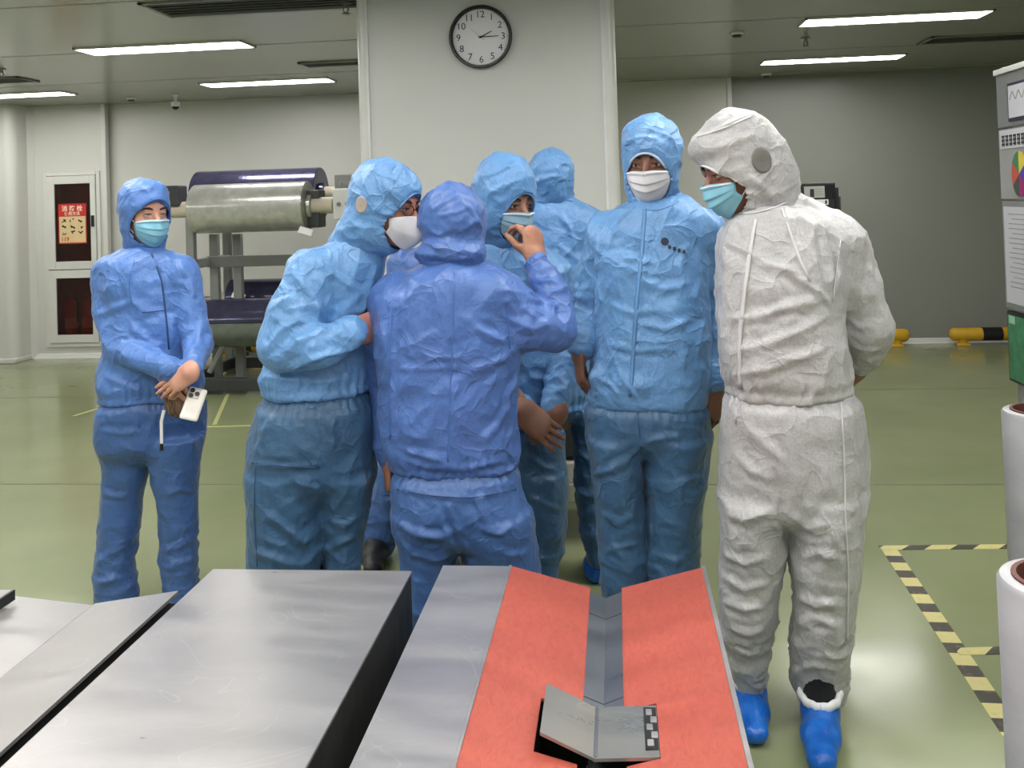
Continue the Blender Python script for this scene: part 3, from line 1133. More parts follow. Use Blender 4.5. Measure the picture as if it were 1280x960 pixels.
def floor_tape(name, a, b, w, mat, label, z=.0012):
    a, b = Vector((a.x, a.y, 0)), Vector((b.x, b.y, 0))
    d = b - a
    L = d.length
    o = box_obj(name, (0, -w / 2, 0), (L, w / 2, z), mat)
    o.location = (a.x, a.y, 0)
    o.rotation_euler = (0, 0, math.atan2(d.y, d.x))
    tag(o, label, 'floor tape', 'hazard tapes on the floor')
    return o


def W(u, v):
    return on_z(u, v)


MT1 = tape_mat('hazard_tape_long', 0, 2.0)
MT2 = tape_mat('hazard_tape_diagonal', math.radians(45), 2.2)
floor_tape('hazard_tape', W(1111, 686), W(1268, 920), .065, MT1, 'black and yellow hazard tape running towards the white rolls')
floor_tape('hazard_tape', W(1100, 685), W(1300, 683), .05, MT2, 'black and yellow hazard tape crossing behind the white rolls', .0018)
floor_tape('hazard_tape', W(1196, 815), W(1300, 812), .05, MT2, 'short hazard tape branch beside the near white roll', .0022)
M_PALE = plain('worn_yellow_tape', srgb(196, 198, 130), .4)
floor_tape('floor_line', W(140, 537), W(420, 529), .03, M_PALE, 'pale yellow floor line across the green floor behind the woman', .001)
floor_tape('floor_line', W(268, 531), W(285, 492), .03, M_PALE, 'pale yellow floor line running towards the roll rack', .0015)
floor_tape('floor_line', W(92, 520), W(128, 509), .03, M_PALE, 'pale yellow floor line left of the woman', .001)

# ================================================================== steel roll cradles in the foreground
def steel_plate(name, col, rough, red=False):
    t = NT(name)
    t.set(Roughness=rough, Metallic=0.68 if not red else 0.0)
    v = t.coords((1, 1, 1))
    n1 = t.noise(t.coords((3, 12, 3)), 1.0, 6, .65)
    n2 = t.noise(v, 2.2, 4)
    lo = tuple(c * .80 for c in col[:3]) + (1,)
    a = t.ramp(n1, [(.25, lo), (.75, col)])
    b = t.ramp(n2, [(.3, (.86, .86, .86, 1)), (.7, (1, 1, 1, 1))])
    mx = t.n('ShaderNodeMix', data_type='RGBA', blend_type='MULTIPLY')
    mx.inputs[0].default_value = 1
    t.l(a, mx.inputs[6]); t.l(b, mx.inputs[7])
    if red:                                   # fibrous worn rubber
        f1 = t.noise(t.coords((60, 22, 60)), 1.0, 6, .7, 1.5)
        fr = t.ramp(f1, [(.32, (.84, .80, .78, 1)), (.5, (1, 1, 1, 1)), (.7, (1.08, 1.18, 1.22, 1))])
        mr = t.n('ShaderNodeMix', data_type='RGBA', blend_type='MULTIPLY')
        mr.inputs[0].default_value = 1
        t.l(mx.outputs[2], mr.inputs[6]); t.l(fr, mr.inputs[7])
        mx = mr
    # dark nicks
    vo = t.n('ShaderNodeTexVoronoi', feature='F1')
    vo.inputs['Scale'].default_value = 7.0
    t.l(t.coords((1, 1.7, 1)), vo.inputs['Vector'])
    nick = t.ramp(vo.outputs['Distance'], [(.03, (1, 1, 1, 1)), (.06, (0, 0, 0, 1))])
    m2 = t.n('ShaderNodeMix', data_type='RGBA', blend_type='MIX')
    t.l(nick, m2.inputs[0]); t.l(mx.outputs[2], m2.inputs[6])
    m2.inputs[7].default_value = tuple(c * .45 for c in col[:3]) + (1,)
    # long fine scratches
    w = t.n('ShaderNodeTexNoise')
    w.inputs['Scale'].default_value = 1.0
    w.inputs['Detail'].default_value = 2
    w.inputs['Distortion'].default_value = 2.0
    t.l(t.coords((2.4, 2.4, 2.4)), w.inputs['Vector'])
    sc = t.ramp(w.outputs['Fac'], [(.4975, (0, 0, 0, 1)), (.5, (.22, .22, .22, 1)), (.5025, (0, 0, 0, 1))])
    m3 = t.n('ShaderNodeMix', data_type='RGBA', blend_type='MIX')
    t.l(sc, m3.inputs[0]); t.l(m2.outputs[2], m3.inputs[6])
    m3.inputs[7].default_value = tuple(min(1, c * 1.3) for c in col[:3]) + (1,)
    t.l(m3.outputs[2], t.b.inputs['Base Color'])
    rr = t.ramp(n1, [(.3, (rough - .08,) * 3 + (1,)), (.7, (rough + .1,) * 3 + (1,))])
    t.l(rr, t.b.inputs['Roughness'])
    t.bump(t.noise(t.coords((30, 8, 30)), 1.0, 3) if not red else f1, .04 if not red else .12, .003)
    return t.m


M_PLATE = steel_plate('worn_steel_plate', srgb(184, 181, 181), .36)
M_PLATE_S = steel_plate('dark_steel_side', srgb(84, 84, 86), .45)
M_RED = steel_plate('red_rubber_lining', srgb(178, 84, 69), .5, True)
M_CHAN = steel_plate('channel_steel', srgb(128, 132, 140), .35)
M_FLAP = steel_plate('flap_steel', srgb(168, 166, 160), .30)
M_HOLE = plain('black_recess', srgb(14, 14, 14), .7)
ZT = 0.58
YE = 2.53            # far end
YN = 0.55            # near end, below the frame


def cradle_body(parent, x0, x1, zt, ye, yn, mat):
    """side skirts and end plates under a plate, plus four feet"""
    bm = bmesh.new()
    t = .006
    for lo, hi in (((x0, yn, .12), (x0 + t, ye, zt)), ((x1 - t, yn, .12), (x1, ye, zt))):
        box(bm, lo, hi)
    bm_obj('side_skirt', bm, mat, parent)
    for x in (x0 + .06, x1 - .06):
        for y in (yn + .15, ye - .2):
            bm = bmesh.new()
            box(bm, (x - .03, y - .03, 0), (x + .03, y + .03, .14), .004)
            bm_obj('foot', bm, M_DARKMETAL, parent)


# flat table plate
xa, xb = -1.105, -.562
ft = empty('steel_table', (0, 0, 0), 'wide flat steel table plate with worn scratches in the left foreground', 'machine table')
box_obj('top_plate', (xa, YN, ZT - .008), (xb, 2.49, ZT), M_PLATE, ft, .002)
bm = bmesh.new()
box(bm, (xa + .03, 2.44, .12), (xb - .02, 2.446, ZT - .008))
bm_obj('end_plate', bm, M_PLATE_S, ft)
cradle_body(ft, xa + .002, xb - .002, ZT - .009, 2.487, YN, M_PLATE_S)

# bare steel V cradle further left
p_r = on_z(234, 738, ZT)
vl = empty('steel_cradle', (0, 0, 0), 'bare steel V shaped roll cradle at the left edge', 'roll cradle')
xr_, xv, xl = p_r.x - .022, on_z(118, 755, ZT - .035).x, -1.72
yv = 2.345
zv = ZT - .035
bm = bmesh.new()
prism(bm, [(xv, YN, zv), (xr_, YN, ZT), (xr_, YN, ZT - .008), (xv, YN, zv - .008)], (0, yv - YN, 0))
bm_obj('wing_plate', bm, M_PLATE, vl)
bm = bmesh.new()
prism(bm, [(xl, YN, ZT + .0), (xv - .001, YN, zv), (xv - .001, YN, zv - .008), (xl, YN, ZT - .008)], (0, yv - .01 - YN, 0))
bm_obj('wing_plate', bm, M_PLATE, vl)
box_obj('gap_shade', (xr_ - .06, YN, ZT - .05), (xa - .001, yv - .01, ZT - .028), M_HOLE, vl)  # black strip added as the shade in the gap between the plates
cradle_body(vl, xl, xr_, ZT - .05, yv - .005, YN, M_PLATE_S)
# corner of one more plate at the very left
cp = on_z(16, 737, .60)
o = empty('steel_table', (0, 0, 0), 'corner of a thin steel plate at the far left edge', 'machine table')
box_obj('top_plate', (cp.x - .5, 2.0, .585), (cp.x, cp.y, .60), M_PLATE, o, .002)
box_obj('edge_strip', (cp.x, 2.0, .575), (cp.x + .006, cp.y, .60), M_BLACK, o)
box_obj('leg', (cp.x - .45, 2.05, 0), (cp.x - .39, 2.11, .585), M_DARKMETAL, o)
box_obj('leg', (cp.x - .45, cp.y - .08, 0), (cp.x - .39, cp.y - .02, .585), M_DARKMETAL, o)

# red lined V cradle with a flat steel strip, centre channel and hinged flap
rc = empty('lined_cradle', (0, 0, 0), 'V shaped roll cradle lined in red with a steel channel and small flap', 'roll cradle')
SX0, SX1 = -.487, -.309      # flat strip
RX0, RX1 = -.306, .190       # red lined trough
ch0, ch1 = on_z(738, 735, ZT - .055).x, on_z(777, 737, ZT - .055).x
zc_ = ZT - .055
box_obj('flat_strip', (SX0, YN, ZT - .008), (SX1, YE, ZT), M_PLATE, rc, .002)
bm = bmesh.new()
box(bm, (SX1, YN, ZT - .03), (SX1 + .006, YE, ZT + .002))
bm_obj('divider_lip', bm, M_PLATE, rc)
bm = bmesh.new()
box(bm, (RX1, YN, ZT - .06), (RX1 + .010, YE + .005, ZT + .003), .001)
bm_obj('edge_lip', bm, M_PLATE, rc)
cradle_body(rc, SX0 + .002, RX1, ZT - .06, YE - .01, YN, M_PLATE_S)
# flap opening along y
fy1 = on_z(822, 881, ZT - .02).y + .03
fy0 = fy1 - .175
fxr = on_z(823, 905, ZT - .02).x
fxl = on_z(672, 900, ZT - .03).x
wall_l = (RX0, ZT), (ch0, zc_)
wall_r = (ch1, zc_), (RX1, ZT)


def zl(x):
    return ZT + (zc_ - ZT) * (x - RX0) / (ch0 - RX0)


def zr(x):
    return zc_ + (ZT - zc_) * (x - ch1) / (RX1 - ch1)


def lining(name, pts, mat, th=.006):
    """pts = plan outline (x, y) laid on the sloping wings"""
    bm = bmesh.new()
    f = zl if pts[0][0] < (ch0 + ch1) / 2 else zr
    prism(bm, [(x, y, f(x)) for x, y in pts], (0, 0, -th))
    return bm_obj(name, bm, mat, rc)


fyl0 = fy0 + .0
lining('red_lining', [(RX0, YN), (RX0, YE), (ch0, YE), (ch0, fy1 + .01), (fxl, fy1 + .01), (fxl, fyl0), (ch0 - .004, fyl0), (ch0 - .004, YN)], M_RED)
lining('red_lining', [(RX1, YN), (RX1, YE), (ch1, YE), (ch1, fy1 + .01), (fxr, fy1 + .01), (fxr, fy0 - .002), (ch1 + .004, fy0 - .002), (ch1 + .004, YN)], M_RED)
# channel: shallow steel V with raised lips, far and near pieces
for (ya, yb) in ((fy1 - .0, YE - .03), (YN, fy0 - .03)):
    cm = (ch0 + ch1) / 2
    bm = bmesh.new()
    prism(bm, [(ch0, ya, zc_ + .002), (cm, ya, zc_ - .014), (ch1, ya, zc_ + .002), (ch1, ya, zc_ - .006), (cm, ya, zc_ - .022), (ch0, ya, zc_ - .006)], (0, yb - ya, 0))
    c_ = bm_obj('channel', bm, M_CHAN, rc)
    for k in range(2):
        yj = ya + (yb - ya) * (.1 + .68 * k)
        bm = bmesh.new()
        prism(bm, [(ch0, yj, zc_ + .003), (cm, yj, zc_ - .013), (ch1, yj, zc_ + .003), (ch1, yj, zc_ - .003), (cm, yj, zc_ - .016), (ch0, yj, zc_ - .003)], (0, .003, 0))
        bm_obj('channel_joint', bm, M_DARKMETAL, c_)
# recess below the flap
bm = bmesh.new()
box(bm, (fxl - .01, fy0 - .06, ZT - .2), (fxr + .01, fy1 + .02, ZT - .19))
box(bm, (fxl - .012, fy0 - .06, ZT - .2), (fxl - .006, fy1 + .02, zl(fxl) - .007))
box(bm, (fxr + .006, fy0 - .06, ZT - .2), (fxr + .012, fy1 + .02, zr(fxr) - .007))
box(bm, (fxl - .01, fy1 + .015, ZT - .2), (fxr + .01, fy1 + .02, zc_ - .03))
prism(bm, [(fxl - .01, fy1 + .013, zc_ - .04), (ch0, fy1 + .013, zc_ - .04), (ch0, fy1 + .013, zc_ - .007), (fxl - .01, fy1 + .013, zl(fxl) - .007)], (0, .004, 0))
prism(bm, [(fxr + .01, fy1 + .013, zc_ - .04), (ch1, fy1 + .013, zc_ - .04), (ch1, fy1 + .013, zc_ - .007), (fxr + .01, fy1 + .013, zr(fxr) - .007)], (0, .004, 0))
bm_obj('recess_box', bm, M_HOLE, rc)
# flap: two bent plates hinged at the right
zq = zc_ + .012
fm = on_z(745, 910, zq).x
zr_f = zr(fxr) + .001
zl_f = zl(fxl) + .035
flL = on_z(680, 878, zl_f).x
bm = bmesh.new()
prism(bm, [(fm, fy0, zq), (flL, fy0, zl_f), (flL, fy0, zl_f - .006), (fm, fy0, zq - .006)], (0, fy1 - fy0, 0))
fp = bm_obj('flap_wing', bm, M_FLAP, rc)
fp['label'] = 'small raised steel flap'
bm = bmesh.new()
prism(bm, [(fm, fy0, zq), (fxr - .001, fy0, zr_f), (fxr - .001, fy0, zr_f - .006), (fm, fy0, zq - .006)], (0, fy1 - fy0, 0))
bm_obj('flap_wing', bm, M_FLAP, rc)
bm = bmesh.new()
tube(bm, [(fm, fy0 + .004, zq - .004), (fm, fy1 - .004, zq - .004)], .006, 10)
bm_obj('flap_bend', bm, M_CHAN, rc, auto=.7)
for k in range(5):
    y0_ = fy0 + .03 + k * .026
    bm = bmesh.new()
    box(bm, (fxr - .022 + (k % 2) * .008, y0_, zr_f + .0005), (fxr - .010 + (k % 2) * .008, y0_ + .02, zr_f + .004), .001)
    bm_obj('hinge_knuckle', bm, M_PLATE, rc)
bm = bmesh.new()
box(bm, (fxr - .026, fy0 + .022, zr_f - .002), (fxr - .002, fy0 + .165, zr_f + .0012))
bm_obj('hinge_slot', bm, M_HOLE, rc)
# lift rod below the flap
bm = bmesh.new()
tube(bm, [(fm, fy0 + .03, ZT - .19), (fm, fy0 + .03, zq - .01)], .014, 12)
for k in range(6):
    tube(bm, [(fm + .017 * math.cos(a * math.pi / 6), fy0 + .03 + .017 * math.sin(a * math.pi / 6), ZT - .18 + k * .02) for a in range(13)], .003, 6)
bm_obj('lift_rod', bm, M_DARKMETAL, rc, auto=.7)

# ================================================================== implicit surfaces for bodies and garments
def _smin(a, b, k):
    if k <= 0:
        return np.minimum(a, b)
    h = np.maximum(k - np.abs(a - b), 0.0) / k
    return np.minimum(a, b) - h * h * (k * 0.25)


class Field:
    def __init__(self, h):
        self.h = h
        self.ops = []

    def add(self, fn, lo, hi, k=0.0, op='u'):
        self.ops.append((fn, np.array(lo, float), np.array(hi, float), k, op))
        return self

    # ---- primitives
    def cone(self, a, b, ra, rb, k=0.03, op='u', squash=None):
        a, b = np.array(a, float), np.array(b, float)
        ab = b - a
        L2 = max(float(ab @ ab), 1e-9)

        def fn(X, Y, Z):
            px, py, pz = X - a[0], Y - a[1], Z - a[2]
            if squash is not None:
                ax, f = squash
                dd = (px * ax[0] + py * ax[1] + pz * ax[2])
                dax = (ab[0] * ax[0] + ab[1] * ax[1] + ab[2] * ax[2]) / L2
                tt = np.clip((px * ab[0] + py * ab[1] + pz * ab[2]) / L2, 0, 1)
                qx, qy, qz = px - tt * ab[0], py - tt * ab[1], pz - tt * ab[2]
                dd = qx * ax[0] + qy * ax[1] + qz * ax[2]
                g = 1.0 / f - 1.0
                qx, qy, qz = qx + ax[0] * dd * g, qy + ax[1] * dd * g, qz + ax[2] * dd * g
                return (np.sqrt(qx * qx + qy * qy + qz * qz) - (ra + (rb - ra) * tt)) * min(1.0, f)
            t = np.clip((px * ab[0] + py * ab[1] + pz * ab[2]) / L2, 0, 1)
            qx, qy, qz = px - t * ab[0], py - t * ab[1], pz - t * ab[2]
            return np.sqrt(qx * qx + qy * qy + qz * qz) - (ra + (rb - ra) * t)
        m = max(ra, rb) * (1 if squash is None else max(1, squash[1]))
        lo = np.minimum(a, b) - m
        hi = np.maximum(a, b) + m
        return self.add(fn, lo, hi, k, op)

    def chain(self, pts, rads, k=0.02, op='u'):
        for i in range(len(pts) - 1):
            self.cone(pts[i], pts[i + 1], rads[i], rads[i + 1], k, op)
        return self

    def ell(self, c, r, rot=None, k=0.03, op='u'):
        c, r = np.array(c, float), np.array(r, float)
        M = np.eye(3) if rot is None else np.array(rot, float)   # columns = local axes

        def fn(X, Y, Z):
            px, py, pz = X - c[0], Y - c[1], Z - c[2]
            lx = (px * M[0, 0] + py * M[1, 0] + pz * M[2, 0])
            ly = (px * M[0, 1] + py * M[1, 1] + pz * M[2, 1])
            lz = (px * M[0, 2] + py * M[1, 2] + pz * M[2, 2])
            k0 = np.sqrt((lx / r[0]) ** 2 + (ly / r[1]) ** 2 + (lz / r[2]) ** 2)
            k1 = np.sqrt((lx / r[0] ** 2) ** 2 + (ly / r[1] ** 2) ** 2 + (lz / r[2] ** 2) ** 2)
            return k0 * (k0 - 1.0) / np.maximum(k1, 1e-6)
        m = np.sqrt((M ** 2) @ (r ** 2))
        return self.add(fn, c - m, c + m, k, op)

    def loft(self, rows, axis_r, axis_f, k=0.03, op='u', power=2.3, round_=0.02):
        """horizontal sections: rows of (z, cx, cy, half width along axis_r, half depth along axis_f)"""
        rows = np.array(sorted(rows), float)
        zs = np.linspace(rows[0, 0], rows[-1, 0], 160)
        cols = []
        for j in range(1, 5):
            y = rows[:, j]
            m = np.gradient(y, rows[:, 0]) if len(rows) > 2 else np.full(len(rows), (y[-1] - y[0]) / (rows[-1, 0] - rows[0, 0]))
            idx = np.clip(np.searchsorted(rows[:, 0], zs) - 1, 0, len(rows) - 2)
            h = rows[idx + 1, 0] - rows[idx, 0]
            t = (zs - rows[idx, 0]) / h
            cols.append((2 * t ** 3 - 3 * t ** 2 + 1) * y[idx] + (t ** 3 - 2 * t ** 2 + t) * h * m[idx]
                        + (-2 * t ** 3 + 3 * t ** 2) * y[idx + 1] + (t ** 3 - t ** 2) * h * m[idx + 1])
        z0, z1 = rows[0, 0], rows[-1, 0]

        def fn(X, Y, Z):
            cx, cy, a, b = (np.interp(Z, zs, c) for c in cols)
            a, b = np.maximum(a, .01), np.maximum(b, .01)
            dx, dy = X - cx, Y - cy
            u = np.abs(dx * axis_r[0] + dy * axis_r[1]) / a
            w = np.abs(dx * axis_f[0] + dy * axis_f[1]) / b
            d = ((u ** power + w ** power + 1e-9) ** (1.0 / power) - 1.0) * np.minimum(a, b)
            cap = np.maximum(Z - z1, z0 - Z)
            return -_smin(-d, -cap, round_)
        am = max(cols[2].max(), cols[3].max())
        lo = (cols[0].min() - am, cols[1].min() - am, z0)
        hi = (cols[0].max() + am, cols[1].max() + am, z1)
        return self.add(fn, lo, hi, k, op)

    def halfspace_cut(self, p, n, lo, hi, k=0.004):
        """remove what lies on the side n points to"""
        p, n = np.array(p, float), np.array(n, float)
        n = n / np.linalg.norm(n)

        def fn(X, Y, Z):
            return -((X - p[0]) * n[0] + (Y - p[1]) * n[1] + (Z - p[2]) * n[2])
        return self.add(fn, lo, hi, k, 's')

    # ---- evaluation
    def build(self, smooth=2):
        h = self.h
        us = [o for o in self.ops if o[4] == 'u']
        lo = np.min([o[1] for o in us], 0) - 3 * h
        hi = np.max([o[2] for o in us], 0) + 3 * h
        n = np.ceil((hi - lo) / h).astype(int) + 1
        ax = [lo[i] + h * np.arange(n[i]) for i in range(3)]
        D = np.full(n, 1.0, np.float32)
        for fn, l, u, k, op in self.ops:
            m = k + 2.5 * h
            i0 = np.clip(np.floor((l - m - lo) / h).astype(int), 0, n)
            i1 = np.clip(np.ceil((u + m - lo) / h).astype(int) + 1, 0, n)
            if (i1 <= i0).any():
                continue
            sl = tuple(slice(a, b) for a, b in zip(i0, i1))
            X = ax[0][sl[0]].reshape(-1, 1, 1)
            Y = ax[1][sl[1]].reshape(1, -1, 1)
            Z = ax[2][sl[2]].reshape(1, 1, -1)
            d = fn(X, Y, Z).astype(np.float32)
            d = np.broadcast_to(d, D[sl].shape)
            if op == 'u':
                D[sl] = _smin(D[sl], d, k)
            else:                                   # subtract
                D[sl] = -_smin(-D[sl], d, k)
        V, Q = surface_nets(D, lo, h)
        if smooth:
            V = relax(V, Q, smooth)
        return V, Q


_OFF = np.array([(i, j, k) for i in (0, 1) for j in (0, 1) for k in (0, 1)])
_EDG = [(a, b) for a in range(8) for b in range(a + 1, 8) if np.abs(_OFF[a] - _OFF[b]).sum() == 1]


def surface_nets(D, lo, h):
    S = D < 0
    c = np.zeros(tuple(s - 1 for s in D.shape), np.int8)
    nx, ny, nz = c.shape
    for o in _OFF:
        c += S[o[0]:o[0] + nx, o[1]:o[1] + ny, o[2]:o[2] + nz]
    act = (c > 0) & (c < 8)
    idx = np.argwhere(act)
    ids = np.full(c.shape, -1, np.int32)
    ids[act] = np.arange(len(idx))
    dv = [D[idx[:, 0] + o[0], idx[:, 1] + o[1], idx[:, 2] + o[2]].astype(float) for o in _OFF]
    acc = np.zeros((len(idx), 3))
    cnt = np.zeros(len(idx))
    for a, b in _EDG:
        m = (dv[a] < 0) != (dv[b] < 0)
        t = np.where(m, dv[a] / np.where(m, dv[a] - dv[b], 1), 0)
        pos = _OFF[a] + t[:, None] * (_OFF[b] - _OFF[a])
        acc += pos * m[:, None]
        cnt += m
    V = lo + h * (idx + acc / np.maximum(cnt, 1)[:, None])
    quads = []
    for axis in range(3):
        A = [slice(1, -1)] * 3
        B = [slice(1, -1)] * 3
        A[axis] = slice(0, -1)
        B[axis] = slice(1, None)
        sa, sb = S[tuple(A)], S[tuple(B)]
        e = np.argwhere(sa != sb)
        if not len(e):
            continue
        flip = ~sa[e[:, 0], e[:, 1], e[:, 2]]
        e = e + 1
        e[:, axis] -= 1
        j, k = (axis + 1) % 3, (axis + 2) % 3

        def cell(dj, dk):
            q = e.copy()
            q[:, j] += dj
            q[:, k] += dk
            return ids[q[:, 0], q[:, 1], q[:, 2]]
        q = np.stack([cell(-1, -1), cell(0, -1), cell(0, 0), cell(-1, 0)], 1)
        q[flip] = q[flip][:, ::-1]
        quads.append(q)
    Q = np.concatenate(quads)
    Q = Q[(Q >= 0).all(1)]
    return V, Q


def relax(V, Q, it, w=0.5):
    e = np.concatenate([Q[:, [0, 1]], Q[:, [1, 2]], Q[:, [2, 3]], Q[:, [3, 0]]])
    a = np.concatenate([e[:, 0], e[:, 1]])
    b = np.concatenate([e[:, 1], e[:, 0]])
    cnt = np.maximum(np.bincount(a, minlength=len(V)), 1)[:, None]
    for _ in range(it):
        s = np.stack([np.bincount(a, V[b, i], len(V)) for i in range(3)], 1)
        V = V + w * (s / cnt - V)
    return V


def vnormals(V, Q):
    n = np.cross(V[Q[:, 2]] - V[Q[:, 0]], V[Q[:, 3]] - V[Q[:, 1]])
    N = np.zeros_like(V)
    for j in range(4):
        for i in range(3):
            N[:, i] += np.bincount(Q[:, j], n[:, i], len(V))
    return N / np.maximum(np.linalg.norm(N, axis=1), 1e-12)[:, None]


# ---- vectorised gradient noise
_perm = np.random.RandomState(7).permutation(256)
_perm = np.concatenate([_perm, _perm, _perm])
_grad = np.random.RandomState(8).randn(256, 3)
_grad /= np.linalg.norm(_grad, axis=1)[:, None]


def noise3(P):
    I = np.floor(P).astype(int)
    Fr = P - I
    W_ = Fr * Fr * Fr * (Fr * (Fr * 6 - 15) + 10)
    I &= 255
    out = np.zeros(len(P))
    for o in _OFF:
        g = _grad[_perm[_perm[_perm[(I[:, 0] + o[0]) & 255] + ((I[:, 1] + o[1]) & 255)] + ((I[:, 2] + o[2]) & 255)]]
        d = ((Fr - o) * g).sum(1)
        w = np.prod(np.where(o == 1, W_, 1 - W_), 1)
        out += w * d
    return out * 1.6


def ridges(P, seed=0.0, warp=0.5, sharp=5.0):
    """thin crests along the zero lines of warped noise, broken up by a second noise"""
    q = P + seed
    w = np.stack([noise3(q * 0.6 + 11.3), noise3(q * 0.6 + 37.1), noise3(q * 0.6 + 71.7)], 1)
    n = noise3(q + warp * w)
    m = np.clip(noise3(q * 0.8 + 91.0) * 1.6 + .55, 0, 1)
    return np.exp(-np.abs(n) * sharp) * m


def garment_folds(V, N, spec):
    """sum of fold fields; all lengths in metres"""
    d = np.zeros(len(V))
    sd = spec.get('seed', 0.0) * 3.7
    for (amp, scale, stretch) in spec.get('cloth', [(0.006, 0.13, (1, 1, 0.45)), (0.0025, 0.05, (1, 1, 0.7))]):
        d += amp * (ridges(V / scale * np.array(stretch), sd + scale * 100) - .25)
        d += amp * .7 * noise3(V / (scale * 1.3) * np.array(stretch) + sd)
    for (c, axis, R_, lam, amp) in spec.get('knots', []):
        ax = np.array(axis, float)
        ax /= np.linalg.norm(ax)
        q = V - np.array(c)
        r2 = (q * q).sum(1)
        m = r2 < (2.2 * R_) ** 2
        if not m.any():
            continue
        q, Vm = q[m], V[m]
        t = q @ ax
        perp = q - t[:, None] * ax
        C_ = perp / (lam * 4.5) + (t / (lam * 1.25))[:, None] * ax + noise3(Vm / .12 + sd)[:, None] * .45
        env = np.exp(-r2[m] / R_ ** 2)
        d[m] += amp * 1.9 * env * (ridges(C_, sd + 17.0, .35, 4.0) - .2 + .5 * noise3(C_ + sd + 3))
    for (z0, sig, n, amp, cx, cy) in spec.get('gathers', []):
        a = np.arctan2(V[:, 1] - cy, V[:, 0] - cx)
        wob = noise3(V / 0.06 + sd) * 2.2
        d += amp * np.exp(-((V[:, 2] - z0) / sig) ** 2) * np.sin(a * n + wob) * (.6 + .8 * noise3(V / .1 + sd))
        d -= amp * 2.2 * np.exp(-((V[:, 2] - z0) / (sig * .35)) ** 2)
    for (poly, amp, width) in spec.get('crease3d', []):
        poly = np.array(poly)
        n = len(poly) - 1
        lo, hi = poly.min(0) - 4 * width, poly.max(0) + 4 * width
        m = ((V > lo) & (V < hi)).all(1)
        if not m.any():
            continue
        Vm = V[m]
        bm_, tm_ = np.full(len(Vm), 1e9), np.zeros(len(Vm))
        for i in range(n):
            a, b = poly[i], poly[i + 1]
            ab = b - a
            t = np.clip(((Vm - a) @ ab) / max(ab @ ab, 1e-9), 0, 1)
            dd = np.linalg.norm(Vm - (a + t[:, None] * ab), axis=1)
            s = dd < bm_
            bm_ = np.where(s, dd, bm_)
            tm_ = np.where(s, (i + t) / n, tm_)
        x = bm_ / width * (1 + .5 * noise3(Vm / .03 + sd))
        prof = np.exp(-(np.maximum(x, 0) ** 1.25) * 1.3) - 0.40 * np.exp(-((x - 1.9) / 0.9) ** 2)
        taper = np.clip(5 * np.minimum(tm_, 1 - tm_) + .15, 0, 1)
        d[m] += amp * prof * taper * (1 + .35 * noise3(Vm / .05 + sd + 9))
    return V + N * d[:, None]


def fast_mesh(name, V, Q, mat, parent=None, origin=(0, 0, 0), smooth=True):
    me = bpy.data.meshes.new(name)
    V = np.asarray(V) - np.array(origin)
    me.vertices.add(len(V))
    me.vertices.foreach_set('co', V.astype(np.float32).ravel())
    n = len(Q)
    w = Q.shape[1]
    me.loops.add(n * w)
    me.loops.foreach_set('vertex_index', Q.astype(np.int32).ravel())
    me.polygons.add(n)
    me.polygons.foreach_set('loop_start', np.arange(0, n * w, w, dtype=np.int32))
    me.polygons.foreach_set('loop_total', np.full(n, w, np.int32))
    me.polygons.foreach_set('use_smooth', np.full(n, smooth))
    me.update(calc_edges=True)
    me.validate()
    me.materials.append(mat)
    o = bpy.data.objects.new(name, me)
    COL.objects.link(o)
    if parent:
        o.parent = parent
    return o


def join_parts(parts):
    Vs, Qs, off = [], [], 0
    for V, Q in parts:
        Vs.append(V)
        Qs.append(Q + off)
        off += len(V)
    return np.concatenate(Vs), np.concatenate(Qs)

# ================================================================== people
M_SKIN = {}


def skin(col):
    if col not in M_SKIN:
        t = NT('skin')
        t.set(Roughness=.5)
        t.b.inputs['Subsurface Weight'].default_value = .08
        t.b.inputs['Subsurface Radius'].default_value = (.01, .004, .002)
        v = t.coords()
        c = srgb(*col)
        t.l(t.ramp(t.noise(v, 14, 4), [(.3, tuple(x * .82 for x in c[:3]) + (1,)), (.7, c)]), t.b.inputs['Base Color'])
        t.bump(t.noise(v, 160, 3), .15, .001)
        M_SKIN[col] = t.m
    return M_SKIN[col]


M_EYE = None


def eye_material():
    t = NT('eye')
    t.set(Roughness=.12)
    tc = t.n('ShaderNodeTexCoord')
    sp = t.n('ShaderNodeSeparateXYZ')
    t.l(tc.outputs['Object'], sp.inputs[0])
    t.l(t.ramp(sp.outputs['Y'], [(0.0, srgb(186, 174, 168)), (0.0096, srgb(60, 36, 24)), (0.0112, srgb(14, 10, 10))]), t.b.inputs['Base Color'])
    t.b.inputs['Roughness'].default_value = .12
    for nd in t.t.nodes:
        if nd.type == 'VALTORGB':
            nd.color_ramp.interpolation = 'CONSTANT'
    return t.m


M_EYE = eye_material()
M_BROW = plain('eyebrow_hair', srgb(38, 28, 26), .8)
M_MASK = {'white': plain('white_mask_cloth', srgb(200, 200, 205), .7, var=.03, bump=.2),
          'blue': plain('blue_mask_cloth', srgb(126, 182, 204), .7, var=.04, bump=.2),
          'pale': plain('pale_blue_mask_cloth', srgb(128, 158, 178), .7, var=.04, bump=.2)}
M_ELASTIC = plain('white_elastic', srgb(226, 228, 232), .6)
M_SHOE_BLUE = None


def shoe_mat():
    t = NT('blue_shoe_cover_film')
    t.set(Roughness=.3)
    v = t.coords((1, 1, 1))
    t.l(t.ramp(t.noise(v, 20, 3), [(.3, srgb(14, 84, 176)), (.7, srgb(28, 112, 208))]), t.b.inputs['Base Color'])
    t.bump(t.noise(t.coords((60, 60, 8)), 1.0, 4), .5, .006)
    return t.m


